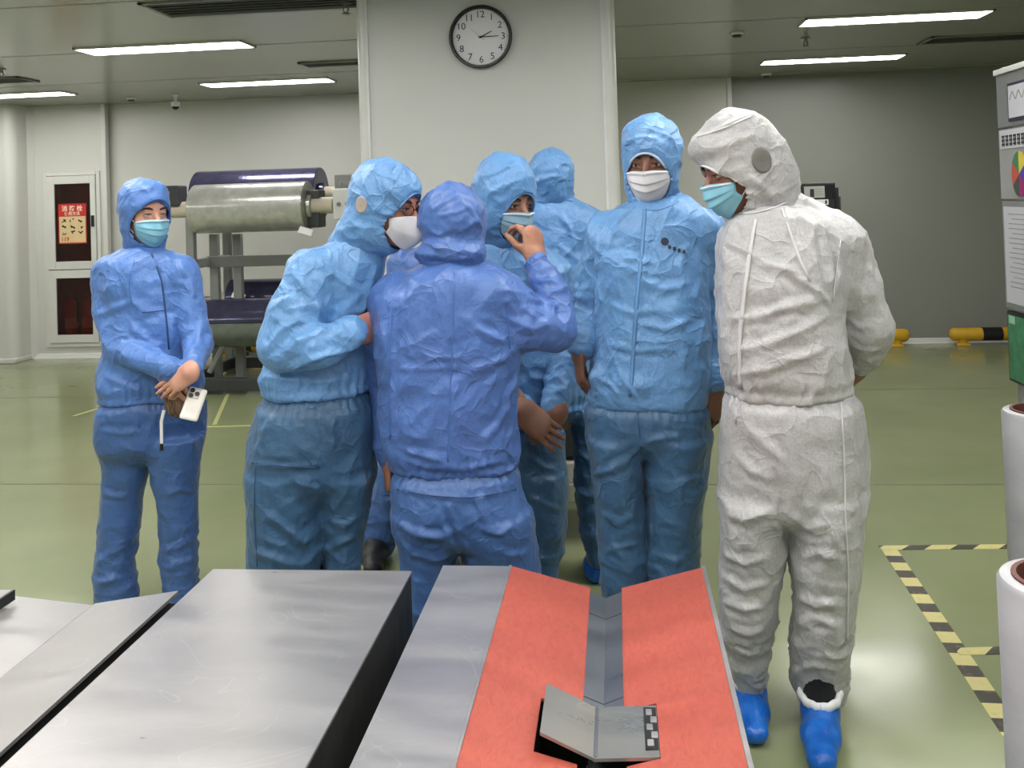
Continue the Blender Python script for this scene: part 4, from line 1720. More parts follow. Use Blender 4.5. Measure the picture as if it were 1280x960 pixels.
M_SHOE_BLUE = shoe_mat()
M_SHOE_BLACK = plain('black_shoe', srgb(22, 22, 26), .5)
M_SOCK = plain('black_sock', srgb(24, 24, 28), .9, bump=.4)


def frame_of(fwd, up=(0, 0, 1)):
    f = Vector(fwd).normalized()
    u = Vector(up)
    r = f.cross(u).normalized()
    u = r.cross(f).normalized()
    return r, f, u                       # right, forward, up (right-handed: r x f = u)


class Head:
    """head frame: origin at mid head height between the ears; local x right, y forward, z up"""

    def __init__(self, c, fwd, roll=0.0, s=1.0):
        self.c = Vector(c)
        r, f, u = frame_of(fwd)
        if roll:
            R_ = Matrix.Rotation(roll, 3, f)
            r, u = R_ @ r, R_ @ u
        self.r, self.f, self.u, self.s = r, f, u, s
        self.M = np.array([[r[i], f[i], u[i]] for i in range(3)])
        self.m4 = Matrix(((r.x, f.x, u.x, self.c.x), (r.y, f.y, u.y, self.c.y), (r.z, f.z, u.z, self.c.z), (0, 0, 0, 1)))

    def p(self, x, y, z):
        return self.c + (self.r * x + self.f * y + self.u * z) * self.s


def head_field(H_, neck_base, nose=1.0):
    s = H_.s
    F_ = Field(0.0042)

    def E(c, r, k, op='u'):
        F_.ell(H_.p(*c), [x * s for x in r], H_.M, k * s, op)

    def Cn(a, b, ra, rb, k, op='u'):
        F_.cone(H_.p(*a), H_.p(*b), ra * s, rb * s, k * s, op)
    E((0, -.012, .035), (.076, .096, .088), .0)
    E((0, .026, -.035), (.062, .070, .088), .03)
    E((0, .062, -.098), (.026, .022, .020), .025)
    Cn((-.036, .080, .024), (.036, .080, .024), .011, .011, .014)
    for sx in (-1, 1):
        E((sx * .045, .058, -.03), (.02, .02, .02), .02)
        E((sx * .033, .102, .004), (.017, .017, .0125), .010, 's')
        E((sx * .079, -.012, -.005), (.010, .024, .034), .008)
    Cn((0, .086, .014), (0, .108 + .006 * nose, -.026), .0085, .012, .010)
    for sx in (-1, 1):
        E((sx * .013, .096, -.030), (.009, .011, .008), .006)
    Cn((-.018, .088, -.062), (.018, .088, -.062), .006, .006, .006)
    Cn((-.015, .087, -.071), (.015, .087, -.071), .006, .006, .006)
    nb_ = Vector(neck_base)
    F_.cone(H_.p(0, -.02, -.06), nb_, .056 * s, .062, .02)
    # eyelids: thin shells over the eyeballs
    for sx in (-1, 1):
        c = H_.p(sx * .033, .0785, .004)
        F_.cone(H_.p(sx * .022, .0895, .0115), H_.p(sx * .044, .086, .0105), .0036 * s, .0034 * s, .003)
        F_.cone(H_.p(sx * .022, .0895, .0085), H_.p(sx * .044, .086, .0080), .0033 * s, .0030 * s, .003)
        F_.cone(H_.p(sx * .022, .0880, -.0045), H_.p(sx * .044, .084, -.0040), .0034 * s, .0032 * s, .003)
    return F_


def hand_field(wrist, d, back, thumb_side, curl=(.5, .5, .5, .5), thumb=(.5, .3), size=1.0, spread=.06, h=.0028, fore=None):
    """wrist point, d = direction to the knuckles, back = normal of the back of the hand,
    thumb_side +1/-1 picks the side of the thumb along d x back; curl per finger index..little in radians per joint"""
    d = Vector(d).normalized()
    b = Vector(back)
    b = (b - d * b.dot(d)).normalized()
    y = d.cross(b) * thumb_side
    o = Vector(wrist)

    def P(x, yy, z):
        return o + (d * x + y * yy + b * z) * size
    F_ = Field(h)
    sq = (np.array(b), .42)
    S = size
    F_.cone(P(.012, .012, 0), P(.080, .024, 0), .031 * S, .021 * S, .0, squash=sq)
    F_.cone(P(.012, -.010, 0), P(.076, -.022, 0), .029 * S, .020 * S, .015 * S, squash=sq)
    F_.cone(P(.012, 0, 0), P(.084, 0, 0.002), .029 * S, .024 * S, .015 * S, squash=sq)
    lens = [(.040, .026, .021), (.044, .029, .022), (.041, .027, .022), (.033, .021, .019)]
    bases = [(.086, .031), (.090, .011), (.087, -.010), (.079, -.029)]
    for i in range(4):
        x, yy = bases[i]
        p = P(x - .012, yy * .96, .002)
        ang = 0.0
        sp = spread * (1.5 - i)
        r = [.0098, .0090, .0082, .0070][0]
        rr = (.0100, .0090, .0082, .0068) if i < 3 else (.0088, .0078, .0072, .006)
        c = curl[i]
        cs = c if isinstance(c, (tuple, list)) else (c, c * 1.1, c * .8)
        p2 = p
        for j in range(3):
            ang += cs[j]
            dirv = (d * math.cos(ang) - b * math.sin(ang)) + y * sp * math.cos(ang)
            L = lens[i][j] + (.012 if j == 0 else 0)
            q = p2 + dirv.normalized() * L * S
            F_.cone(p2, q, rr[j] * S, rr[j + 1] * S, .0035 * S)
            p2 = q
    # thumb
    t_out, t_down = thumb
    p = P(.022, .026, -.004)
    d1 = (d * .75 + y * t_out - b * t_down).normalized()
    q = p + d1 * .045 * S
    F_.cone(p, q, .0165 * S, .0125 * S, .012 * S)
    d2 = (d * 1.0 + y * t_out * .45 - b * t_down * 1.0).normalized()
    q2 = q + d2 * .032 * S
    F_.cone(q, q2, .0118 * S, .0105 * S, .004 * S)
    d3 = (d * 1.0 + y * t_out * .1 - b * t_down * 1.1).normalized()
    F_.cone(q2, q2 + d3 * .024 * S, .0105 * S, .0082 * S, .004 * S)
    # wrist and start of the forearm inside the sleeve
    if fore is not None:
        fd = (Vector(fore) - o).normalized()
        F_.cone(P(.01, 0, 0), o + fd * .1, .026 * S, .031 * S, .02 * S)
    return F_


def mask_mesh(H_, kind):
    """pleated mask, or a folded cup shape with a centre ridge, over nose and chin"""
    n, m = 25, 41
    V = []
    for j in range(m):
        t = j / (m - 1)
        for i in range(n):
            s_ = -1 + 2 * i / (n - 1)
            th = s_ * math.radians(72)
            wid = .070 - .010 * t ** 2
            z_top = -.011 - .018 * abs(s_) ** 2.2
            z_bot = -.128 + .052 * abs(s_) ** 1.6
            z = z_top + (z_bot - z_top) * t
            prof = .118 + .006 * math.sin(math.pi * min(1, t * 1.15)) - .040 * max(0, t - .55) ** 1.3 * 2
            y = .022 + (prof - .022) * math.cos(th) ** (0.85)
            if kind != 'cup':
                y += .011 * math.exp(-(s_ / .20) ** 2) * (1 - t) ** .7
                y += .0075 * ((((t - .12) * 4.2) % 1.0) - .5) * (1 - abs(s_) ** 3) * (1 if .12 < t < .84 else 0)
                y -= .0015 * math.exp(-((t - .03) / .03) ** 2)
            else:
                y += .026 * math.exp(-(s_ / .28) ** 2) * math.sin(math.pi * (.18 + .72 * t))
            y += .0012 * math.sin(9 * s_ + 7 * t)
            V.append(H_.p(wid * math.sin(th) * 1.08, y, z))
    Q = []
    for j in range(m - 1):
        for i in range(n - 1):
            a = j * n + i
            Q.append((a, a + n, a + n + 1, a + 1))
    return V, Q


def build_person(name, label, base, spec, group):
    """spec: dict with head, fields for garments, hands ... ; returns the body object"""
    base = Vector((base[0], base[1], 0))
    org = tuple(base)
    H_ = spec['head']
    nb_ = spec['neck']
    Mk = spec['mats']
    # ---- body: one mesh (head, neck, trunk, limbs and hands)
    parts = [head_field(H_, nb_).build(1)]
    B = Field(.014)
    tr = spec['trunk']
    B.chain([nb_] + tr, [.055] + [.085, .085, .07][:len(tr)], .05)
    for arm in spec['arms']:
        B.chain(arm['pts'], list(np.linspace(.048, .026, len(arm['pts']))), .03)
    for leg in spec['legs']:
        B.chain(leg, [.045, .042, .030], .03)
    for f in spec.get('feet', []):
        B.cone(f[0], f[1], .024, .016, .01)
    parts.append(B.build(2))
    for hf in spec['hands']:
        parts.append(hf.build(1))
    V, Q = join_parts(parts)
    body = fast_mesh(name, V, Q, skin(spec.get('skin', (196, 150, 124))), None, org)
    body.location = base
    tag(body, label, 'person', group)
    # ---- eyes and brows
    for sx in (-1, 1):
        bm = bmesh.new()
        bmesh.ops.create_uvsphere(bm, u_segments=20, v_segments=14, radius=.0125 * H_.s)
        me = bpy.data.meshes.new('eye')
        for f in bm.faces:
            f.smooth = True
        bm.to_mesh(me)
        bm.free()
        me.materials.append(M_EYE)
        e = bpy.data.objects.new('eye', me)
        COL.objects.link(e)
        e.parent = body
        g = spec.get('gaze', (0, -.45))
        e.matrix_local = Matrix.Translation(-base) @ H_.m4.to_3x3().to_4x4().copy() if False else (
            Matrix.Translation(H_.p(sx * .033, .0775, .0030) - base) @ H_.m4.to_3x3().to_4x4()
            @ Matrix.Rotation(g[0], 4, 'Z') @ Matrix.Rotation(g[1], 4, 'X'))
        bm = bmesh.new()
        tube(bm, [H_.p(sx * .015, .0935, .024), H_.p(sx * .030, .0935, .0300), H_.p(sx * .044, .086, .0285), H_.p(sx * .055, .074, .0215)],
             [.003 * H_.s, .0048 * H_.s, .0042 * H_.s, .0016 * H_.s], 8)
        bmesh.ops.translate(bm, verts=bm.verts, vec=-base)
        bm_obj('eyebrow', bm, M_BROW, body, smooth=True)
        bm = bmesh.new()
        tube(bm, [H_.p(sx * .021, .0925, .0065), H_.p(sx * .033, .0940, .0076), H_.p(sx * .046, .0865, .0058)],
             [.0010 * H_.s, .0017 * H_.s, .0010 * H_.s], 6)
        bmesh.ops.translate(bm, verts=bm.verts, vec=-base)
        bm_obj('eyelash', bm, M_BROW, body, smooth=True)
    # ---- garments
    objs = {}
    for gname, (fld, folds, mat, cast) in spec['garments'].items():
        V, Q = fld.build(2)
        if cast:
            tree = BVHTree.FromPolygons([tuple(v) for v in V], [tuple(q) for q in Q.tolist()])
            cr = []
            for (px, amp, width) in cast:
                pl = []
                for (a, b) in zip(px, px[1:]):
                    for k in range(6):
                        u = a[0] + (b[0] - a[0]) * k / 6
                        v = a[1] + (b[1] - a[1]) * k / 6
                        hit = tree.ray_cast(CAM_LOC, ray(u, v).normalized())
                        if hit[0] is not None:
                            pl.append(tuple(hit[0]))
                if len(pl) > 2:
                    cr.append((pl, amp, width))
            folds = dict(folds)
            folds['crease3d'] = cr
        V = garment_folds(V, vnormals(V, Q), folds)
        V = relax(V, Q, 1, .2)
        part = gname.split('#')[0]
        o = fast_mesh(part, V, Q, mat, body, org)
        objs[gname] = o
        spec.setdefault('surf', {})[gname] = (V, Q)
    # ---- mask with ear loops
    if spec.get('mask'):
        kind, mm = spec['mask']
        V, Q = mask_mesh(H_, kind)
        mo = mesh_obj('face_mask', [v - base for v in V], Q, M_MASK[mm], body, smooth=True)
        sol = mo.modifiers.new('thickness', 'SOLIDIFY')
        sol.thickness = .0018
        sol.offset = 1
        bm = bmesh.new()
        for sx in (-1, 1):
            for z0, z1 in ((-.028, .006), (-.072, -.026)):
                tube(bm, [H_.p(sx * .069, .050, z0), H_.p(sx * .079, .024, (z0 + z1) / 2), H_.p(sx * .084, -.01, z1)], .0013, 6)
        bmesh.ops.translate(bm, verts=bm.verts, vec=-base)
        bm_obj('ear_loop', bm, M_ELASTIC, mo, smooth=True)
        if kind == 'pleated':
            for t_, w_ in ((.02, .0022),):
                bm = bmesh.new()
                row = V[2 * 25 + 1: 2 * 25 + 24]
                tube(bm, row, .0022, 6)
                bmesh.ops.translate(bm, verts=bm.verts, vec=-base)
                bm_obj('edge_binding', bm, M_ELASTIC, mo, smooth=True)
    # ---- rim of the hood opening
    return body, objs


def cast_px(surf, pts, lift=.002, step=8):
    """pixel polyline laid on a built surface"""
    V, Q = surf
    tree = BVHTree.FromPolygons([tuple(v) for v in V], [tuple(q) for q in Q.tolist()])
    out = []
    for (a, b) in zip(pts, pts[1:]):
        L = max(1, int(math.hypot(b[0] - a[0], b[1] - a[1]) / step))
        for k in range(L + (1 if (a, b) == (pts[-2], pts[-1]) else 0)):
            u = a[0] + (b[0] - a[0]) * k / L
            v = a[1] + (b[1] - a[1]) * k / L
            loc, nor, i, dist = tree.ray_cast(CAM_LOC, ray(u, v).normalized())
            if loc is not None:
                if nor.dot(ray(u, v)) > 0:
                    nor = -nor
                if out and (loc - out[-1][0]).length > .12:
                    continue
                out.append((loc + nor * lift, nor))
    return out


def seam(body, surf, name, pts, width, mat, lift=.0015, thick=.35):
    q = cast_px(surf, pts, lift)
    if len(q) < 2:
        return None
    base = body.location
    P_ = [p for p, n in q]
    for _ in range(2):
        P_ = [P_[0]] + [(P_[i - 1] + P_[i] * 2 + P_[i + 1]) / 4 for i in range(1, len(P_) - 1)] + [P_[-1]]
    n = sum((b for a, b in q), Vector()).normalized()
    bm = bmesh.new()
    tube(bm, [p - base for p in P_], width, 6, flat=(n, thick))
    return bm_obj(name, bm, mat, body, smooth=True)


def axes_at(p):
    e = Vector((p[0], p[1], 0)).normalized()
    return (e.y, -e.x), (e.x, e.y)           # across the view, along the view


def rows_px(rows, Y):
    """rows of (v, uL, uR, half depth[, dY]) -> loft rows"""
    out = []
    for r in rows:
        v, a, b, dep = r[:4]
        dy = r[4] if len(r) > 4 else 0.0
        p = at((a + b) / 2, v, Y + dy)
        out.append((p.z, p.x, p.y, (b - a) / 2 * mpp((a + b) / 2, v, Y + dy), dep))
    return out


def arm_pts(lst, Y):
    """(u, v, dY, radius)"""
    return [at(u, v, Y + dy) for u, v, dy, r in lst], [r for *_, r in lst]


def hood_field(H_, nb_, shoulder_r=.095, puff=(0, 0, 0), opening=(.060, .055, -.125), extra=None, collar=None):
    s = H_.s
    F_ = Field(.0065)
    F_.ell(H_.p(0, -.014, .034), [(.096 + puff[0]) * s, (.116 + puff[1]) * s, (.108 + puff[2]) * s], H_.M, 0)
    F_.ell(H_.p(0, .018, -.045), [.083 * s, .088 * s, .105 * s], H_.M, .04)
    F_.cone(H_.p(0, -.012, -.07), nb_, .070 * s, shoulder_r, .045)
    if extra:
        for e in extra:
            F_.ell(H_.p(*e[0]), [x * s for x in e[1]], H_.M, e[2])
    w, top, bot = opening
    cz, hz = (top + bot) / 2, (top - bot) / 2
    # opening: elongated ellipsoid pushed in from the front
    F_.ell(H_.p(0, .125, cz), [w * s, .088 * s, hz * s], H_.M, .006, 's')
    F_.ell(H_.p(0, .05, cz - .008), [(w + .004) * s, .085 * s, (hz - .008) * s], H_.M, .006, 's')
    return F_


def shoe_field(heel, toe, black=False):
    heel, toe = Vector(heel), Vector(toe)
    F_ = Field(.007)
    d = (toe - heel).normalized()
    sq = (np.array((0, 0, 1.0)), .8)
    mid = heel.lerp(toe, .55)
    F_.cone(heel + Vector((0, 0, .045)), mid + Vector((0, 0, .04)), .045, .047, 0)
    F_.cone(mid + Vector((0, 0, .038)), toe + Vector((0, 0, .034)), .050, .040, .03, squash=sq)
    F_.cone(heel + d * .03 + Vector((0, 0, .05)), heel + d * .035 + Vector((0, 0, .070)), .05, .052, .03)
    b = np.array(heel.lerp(toe, .5))
    F_.halfspace_cut((b[0], b[1], .003), (0, 0, -1), b - .4, b + .4, .004)
    return F_

# ------------------------------------------------------------------ suit fabrics
FAB = {
    'periwinkle': fabric('periwinkle_suit', srgb(76, 110, 176), .10, .95),
    'bluebell': fabric('bluebell_suit', srgb(86, 126, 194), .10, .95),
    'sky': fabric('sky_blue_suit', srgb(102, 150, 202), .10, 1.0),
    'sky_shaded': fabric('sky_blue_suit_shaded', srgb(66, 102, 138), .12, .8),  # sky suit darkened: weaker light on the legs put into the colour
    'peri_shaded': fabric('periwinkle_suit_shaded', srgb(70, 104, 162), .12, .8),  # periwinkle darkened the same way for the light falloff
    'white': fabric('white_checked_suit', srgb(186, 185, 187), .16, .8, grid=True),
}
M_SEAM = {'sky': plain('sky_seam', srgb(92, 138, 190), .6), 'peri': plain('periwinkle_seam', srgb(66, 106, 172), .6),
          'white': plain('white_seam', srgb(202, 201, 203), .6), 'dark': plain('dark_seam', srgb(40, 66, 110), .6),
          'pale': plain('pale_piping', srgb(180, 196, 220), .6)}
GROUP = 'people in cleanroom suits'


def suit(name, label, P):
    """turn the pixel outlines of one person into body, jacket, trousers, hood, shoes"""
    Y = P['Y']
    base = on_z(*P['foot'])
    ar, af = axes_at(base)
    hu, hv, hdy = P['head_px']
    H_ = Head(at(hu, hv, Y + hdy), P['fwd'], P.get('roll', 0), P.get('hs', 1.0))
    nu, nv, ndy = P['neck_px']
    nb_ = at(nu, nv, Y + ndy)
    sd = P.get('seed', 0.0)
    spec = {'head': H_, 'neck': nb_, 'mats': None, 'skin': P.get('skin', (196, 150, 124)), 'mask': P.get('mask'),
            'gaze': P.get('gaze', (0, -.4))}
    # jacket
    J = Field(P.get('h', .0062))
    trows = rows_px(P['torso'], Y)
    J.loft(trows, ar, af, 0.02, round_=.02, power=P.get('power', 2.35))
    knots, arms = [], []
    for a in P['arms']:
        pts, rad = arm_pts(a, Y)
        J.cone(pts[0], pts[1], rad[0], rad[1], .03)
        J.chain(pts[1:], rad[1:], .010)
        J.cone(nb_ + Vector((0, 0, -.02)), pts[0] + Vector((0, 0, .01)), .05, .058, .06)
        arms.append({'pts': pts})
        ax = (pts[-1] - pts[0]).normalized()
        e = pts[-2]
        knots.append((e, pts[-1] - pts[-2], .12, .038, .0062))
        knots.append((pts[0], Vector((.3, 0, 1)), .13, .05, .005))
        knots.append((pts[-1], pts[-1] - pts[-2], .07, .022, .0045))
    for (u, v, dy, r_) in P.get('flaps', []):
        q = at(u, v, Y + dy)
        J.cone(q + Vector((0, 0, .05)), q, .03, r_, .03)
    for (a_, b_) in P.get('jextra', []):
        J.cone(at(a_[0], a_[1], Y + a_[2]), at(b_[0], b_[1], Y + b_[2]), a_[3], b_[3], .04)
    jz = min(r[0] for r in trows)
    bot = min(trows)
    jf = {'seed': sd, 'cloth': P.get('jcloth', [(.011, .18, (1, 1, .6)), (.0060, .085, (1, 1, .8)), (.0020, .035, (1, 1, 1))]), 'knots': knots + P.get('jknots', []),
          'gathers': [] if P.get('loose') else [(jz + .03, .05, 34, .0035, bot[1], bot[2])]}
    # trousers
    T_ = Field(P.get('h', .0065))
    hr = rows_px(P['hips'], Y)
    legs, tk = [], []
    for n_, lg in enumerate(P['legs']):
        lr = rows_px(lg, Y)
        T_.loft(lr, ar, af, .006 if n_ else 0, round_=.012, power=2.1)
        lr = sorted(lr, reverse=True)
        c = [Vector((r[1], r[2], r[0])) for r in lr]
        mid = c[len(c) // 2]
        lowp = c[-1]
        legs.append([c[0] - Vector((0, 0, .06)), mid, Vector((lowp.x, lowp.y, .09))])
        tk.append((mid + Vector((0, 0, -.02)), (.15, 0, 1), .15, .045, .0055))
        tk.append((lowp + Vector((0, 0, .10)), (.1, .1, 1), .14, .032, .0065))
    T_.loft(hr, ar, af, .03, round_=.06)
    crotch = hr[0] if hr[0][0] < hr[-1][0] else hr[-1]
    tk.append(((crotch[1], crotch[2] - crotch[4], crotch[0]), (.5, 0, 1), .16, .06, .004))
    top = max(hr)
    tf = {'seed': sd + 3, 'cloth': P.get('tcloth', [(.009, .18, (1, 1, .45)), (.0045, .08, (1, 1, .7)), (.0016, .035, (1, 1, 1))]), 'knots': tk,
          'gathers': [(top[0] - .03, .05, 40, .003, top[1], top[2])]}
    hd = hood_field(H_, nb_, P.get('collar_r', .078), P.get('puff', (.004, .004, .004)), P.get('opening', (.062, .052, -.128)), P.get('hood_extra'))
    hfolds = {'seed': sd + 6, 'cloth': [(.0085, .085, (1, 1, 1)), (.0040, .04, (1, 1, 1))],
              'knots': [(nb_ + Vector((0, 0, .03)), (0, 0, 1), .12, .034, .0045)] + P.get('hknots', [])}
    jm, tm, hm = P['fab']
    G = {'trousers': (T_, tf, FAB[tm], P.get('tcast')),
         'jacket': (J, jf, FAB[jm], P.get('jcast')),
         'hood': (hd, hfolds, FAB[hm], P.get('hcast'))}
    feet = []
    for i, (hp, tp) in enumerate(P['feet']):
        he, to = on_z(*hp), on_z(*tp)
        L = (to - he).length
        if L > .01:
            to = he + (to - he).normalized() * min(max(L, .2), .24)
        feet.append((he + Vector((0, 0, .05)), to + Vector((0, 0, .04))))
        col = P.get('shoe', 'blue')
        G['shoe_cover#%d' % i if col == 'blue' else 'shoe#%d' % i] = (
            shoe_field(he, to), {'seed': sd + i, 'cloth': [(.004, .03, (1, 1, .4))]}, M_SHOE_BLUE if col == 'blue' else M_SHOE_BLACK, None)
        c = legs[i][-1]
        legs[i][-1] = Vector((he.x, he.y, .06)).lerp(Vector((c.x, c.y, .09)), .3)
    hands = []
    for hsp in P.get('hands', []):
        w = at(hsp['px'][0], hsp['px'][1], Y + hsp['px'][2])
        fore = at(*hsp['fore'][:2], Y + hsp['fore'][2]) if 'fore' in hsp else None
        hands.append(hand_field(w, hsp['d'], hsp['back'], hsp['side'], hsp.get('curl', (.5, .5, .5, .5)), hsp.get('thumb', (.5, .3)),
                                hsp.get('size', 1.0), hsp.get('spread', .05), fore=fore))
    zs = sorted([r[0] for r in trows])
    tops = [Vector((r[1], r[2], r[0])) for r in sorted(trows, reverse=True)]
    spec.update(trunk=[tops[min(3, len(tops) - 1)], tops[-1], Vector((crotch[1], crotch[2], crotch[0] + .13))], arms=arms, legs=legs, feet=feet,
                hands=hands, garments=G)
    body, objs = build_person(name, label, base, spec, GROUP)
    return body, spec, H_


def hood_rim(body, spec, H_, mat, opening=(.062, .052, -.128), rad=.0032):
    """elastic edge that follows the hood opening"""
    V, Q = spec['surf']['hood']
    tree = BVHTree.FromPolygons([tuple(v) for v in V], [tuple(q) for q in Q.tolist()])
    w, top, bot = opening
    cz, hz = (top + bot) / 2, (top - bot) / 2
    pts = []
    for k in range(49):
        a = 2 * math.pi * k / 48
        best = None
        for g in (1.0, 1.03, 1.06, 1.10, 1.15):
            o = H_.p(w * g * math.cos(a), .4, cz + hz * g * math.sin(a))
            loc, nor, i, d = tree.ray_cast(o, -H_.f)
            if loc is not None:
                y = (loc - H_.c).dot(H_.f) / H_.s
                if y > -.02:
                    best = loc + H_.f * .001
                    break
        if best is not None:
            pts.append(best)
    if len(pts) < 8:
        return
    n = len(pts)
    for _ in range(4):
        pts = [(pts[i - 1] + pts[i] * 2 + pts[(i + 1) % n]) / 4 for i in range(n)]
    bm = bmesh.new()
    tube(bm, [p - body.location for p in pts + [pts[0]]], rad, 8, caps=False)
    bm_obj('hood_edge', bm, mat, body, smooth=True)


def hood_disc(body, spec, H_, name, side, y, z, rad, mat, tall=1.0):
    """mesh ear window laid on the side of the hood"""
    V, Q = spec['surf']['hood']
    tree = BVHTree.FromPolygons([tuple(v) for v in V], [tuple(q) for q in Q.tolist()])
    verts, faces = [], []
    rings = 5
    for j in range(rings + 1):
        for k in range(20):
            a = 2 * math.pi * k / 20
            rr = rad * j / rings
            o = H_.p(side * .4, y + rr * math.cos(a), z + rr * tall * math.sin(a))
            loc, nor, i, d = tree.ray_cast(o, -H_.r * side)
            loc = loc if loc is not None else H_.p(side * .1, y, z)
            verts.append(loc + H_.r * side * .0015 - body.location)
    for j in range(rings):
        for k in range(20):
            k2 = (k + 1) % 20
            a, b = j * 20, (j + 1) * 20
            faces.append((a + k, b + k, b + k2, a + k2))
    o = mesh_obj(name, verts, faces, mat, body, smooth=True)
    s = o.modifiers.new('thickness', 'SOLIDIFY')
    s.thickness = .0015


# ------------------------------------------------------------------ the eight people
CR = .006
woman = dict(
    Y=3.53, foot=(185, 768), seed=1.0, head_px=(181, 266, 0), hs=.96, fwd=(.80, -.58, -.13), neck_px=(181, 318, .02), skin=(206, 152, 130),
    mask=('pleated', 'blue'), gaze=(0, -.16), fab=('bluebell', 'peri_shaded', 'bluebell'), opening=(.076, .068, -.128), puff=(.004, .006, .002),
    torso=[(308, 164, 198, .07), (320, 142, 220, .10), (345, 132, 236, .12), (390, 134, 242, .125), (440, 130, 248, .13), (478, 125, 254, .13), (500, 126, 255, .125)],
    arms=[[(138, 343, -.01, .062), (134, 388, -.04, .062), (150, 436, -.10, .060), (214, 462, -.20, .046)],
          [(226, 343, 0, .058), (240, 388, -.02, .058), (248, 430, -.05, .056), (243, 458, -.19, .040)]],
    hips=[(488, 128, 253, .12), (520, 121, 257, .125), (555, 123, 252, .115), (574, 132, 244, .085)],
    legs=[[(545, 122, 190, .11), (593, 127, 186, .10), (627, 125, 178, .085), (673, 122, 172, .08), (707, 118, 168, .08), (750, 121, 170, .085), (770, 122, 169, .085)],
          [(545, 190, 254, .11), (593, 189, 250, .10), (627, 195, 247, .085), (677, 199, 247, .08), (733, 203, 247, .085), (764, 204, 246, .085)]],
    feet=[((147, 750), (143, 775)), ((225, 745), (227, 770))],
    hands=[dict(px=(241, 464, -.225), d=(-.80, -.05, -.50), back=(.1, -1, .45), side=1, curl=(.06, .10, .14, .18), thumb=(.25, .3), size=.88, spread=.03, fore=(246, 446, -.14)),
           dict(px=(208, 466, -.19), d=(.25, -.05, -.95), back=(-.35, -.9, .0), side=-1, curl=(.5, .55, .6, .6), thumb=(.2, .4), size=.9, fore=(190, 458, -.1))],
    jcast=[([(118, 395), (135, 388), (160, 378), (185, 385)], .006, .012), ([(155, 395), (178, 420), (205, 442), (222, 458)], .007, .012),
           ([(178, 400), (205, 392), (228, 386)], -.004, .01), ([(130, 470), (155, 482), (185, 492)], .006, .012), ([(165, 330), (158, 355), (165, 385)], .005, .014),
           ([(226, 330), (238, 350), (244, 385)], .006, .012), ([(255, 400), (245, 430), (225, 455)], .006, .012), ([(190, 318), (203, 352), (208, 400), (213, 455)], -.004, .008)],
    tcast=[([(122, 538), (150, 542), (175, 540)], .006, .012), ([(126, 615), (145, 622), (160, 620)], .007, .012), ([(205, 618), (225, 612), (245, 616)], .006, .012),
           ([(120, 705), (140, 690), (165, 680)], .008, .014), ([(203, 690), (225, 682), (245, 670)], .007, .013), ([(203, 712), (225, 705), (245, 700)], .006, .012),
           ([(190, 575), (200, 560), (225, 545)], .005, .012), ([(120, 730), (145, 722), (168, 720)], .006, .012)])

leaner = dict(
    Y=3.0, foot=(385, 864), seed=2.0, head_px=(484, 256, -.04), hs=1.0, fwd=(.93, -.30, -.22), neck_px=(445, 308, 0), skin=(186, 124, 104),
    mask=('cup', 'white'), gaze=(0, -.14), fab=('sky', 'sky_shaded', 'sky'), collar_r=.088, puff=(.004, .0, .004), opening=(.072, .058, -.13),
    hood_extra=[((0, -.06, -.06), (.085, .08, .10), .05)],
    torso=[(300, 420, 474, .085), (312, 396, 480, .11), (335, 364, 480, .14), (370, 350, 471, .14), (410, 345, 466, .14), (450, 330, 466, .15), (474, 322, 467, .16), (490, 328, 464, .16)],
    arms=[[(392, 345, -.10, .086), (370, 392, -.15, .084), (356, 430, -.17, .078), (402, 434, -.20, .068), (440, 416, -.16, .048)],
          [(438, 345, .16, .08), (446, 430, .18, .065), (452, 425, .06, .045)]],
    hips=[(486, 329, 470, .17), (520, 318, 471, .18), (565, 309, 469, .17), (600, 310, 467, .145), (618, 316, 460, .11)],
    legs=[[(590, 309, 408, .145, -.03), (640, 309, 405, .13, -.04), (700, 311, 401, .115, -.05), (770, 318, 394, .09, -.05), (850, 325, 386, .085, -.05)],
          [(590, 390, 467, .145, .03), (640, 396, 461, .13, .04), (705, 402, 452, .115, .05), (770, 402, 446, .09, .05), (832, 404, 440, .085, .05)]],
    feet=[((352, 866), (385, 880)), ((422, 838), (455, 850))],
    hands=[dict(px=(448, 413, -.13), d=(.40, .86, .10), back=(.75, -.6, .2), side=1, curl=(.6, .7, .7, .7), thumb=(.4, .3), fore=(430, 419, -.17))],
    jcast=[([(352, 330), (375, 350), (395, 375), (400, 405)], .009, .016), ([(385, 320), (378, 345), (372, 380)], .006, .012), ([(395, 325), (420, 345), (450, 365)], .006, .010),
           ([(330, 440), (350, 415), (372, 400), (395, 408)], .010, .014), ([(345, 452), (370, 428), (400, 412), (430, 402)], .008, .012), ([(360, 462), (395, 448), (430, 440), (455, 432)], .008, .012),
           ([(325, 400), (345, 380), (372, 365)], .007, .014), ([(420, 340), (418, 370), (420, 400)], -.006, .012), ([(470, 330), (462, 365), (448, 400)], .006, .012),
           ([(322, 470), (360, 474), (410, 476), (460, 470)], .006, .010), ([(340, 390), (330, 420), (326, 445)], .006, .014)],
    tcast=[([(315, 580), (350, 584), (400, 583)], .005, .008), ([(318, 570), (330, 540), (345, 510)], .005, .012), ([(405, 520), (418, 545), (415, 570)], .007, .014),
           ([(325, 640), (355, 660), (380, 680), (400, 665)], .008, .014), ([(410, 650), (430, 660), (452, 642)], .007, .012), ([(405, 690), (425, 680), (450, 668)], .007, .012),
           ([(320, 690), (345, 700), (375, 708)], .006, .012), ([(360, 600), (395, 612), (400, 640)], .007, .014)])

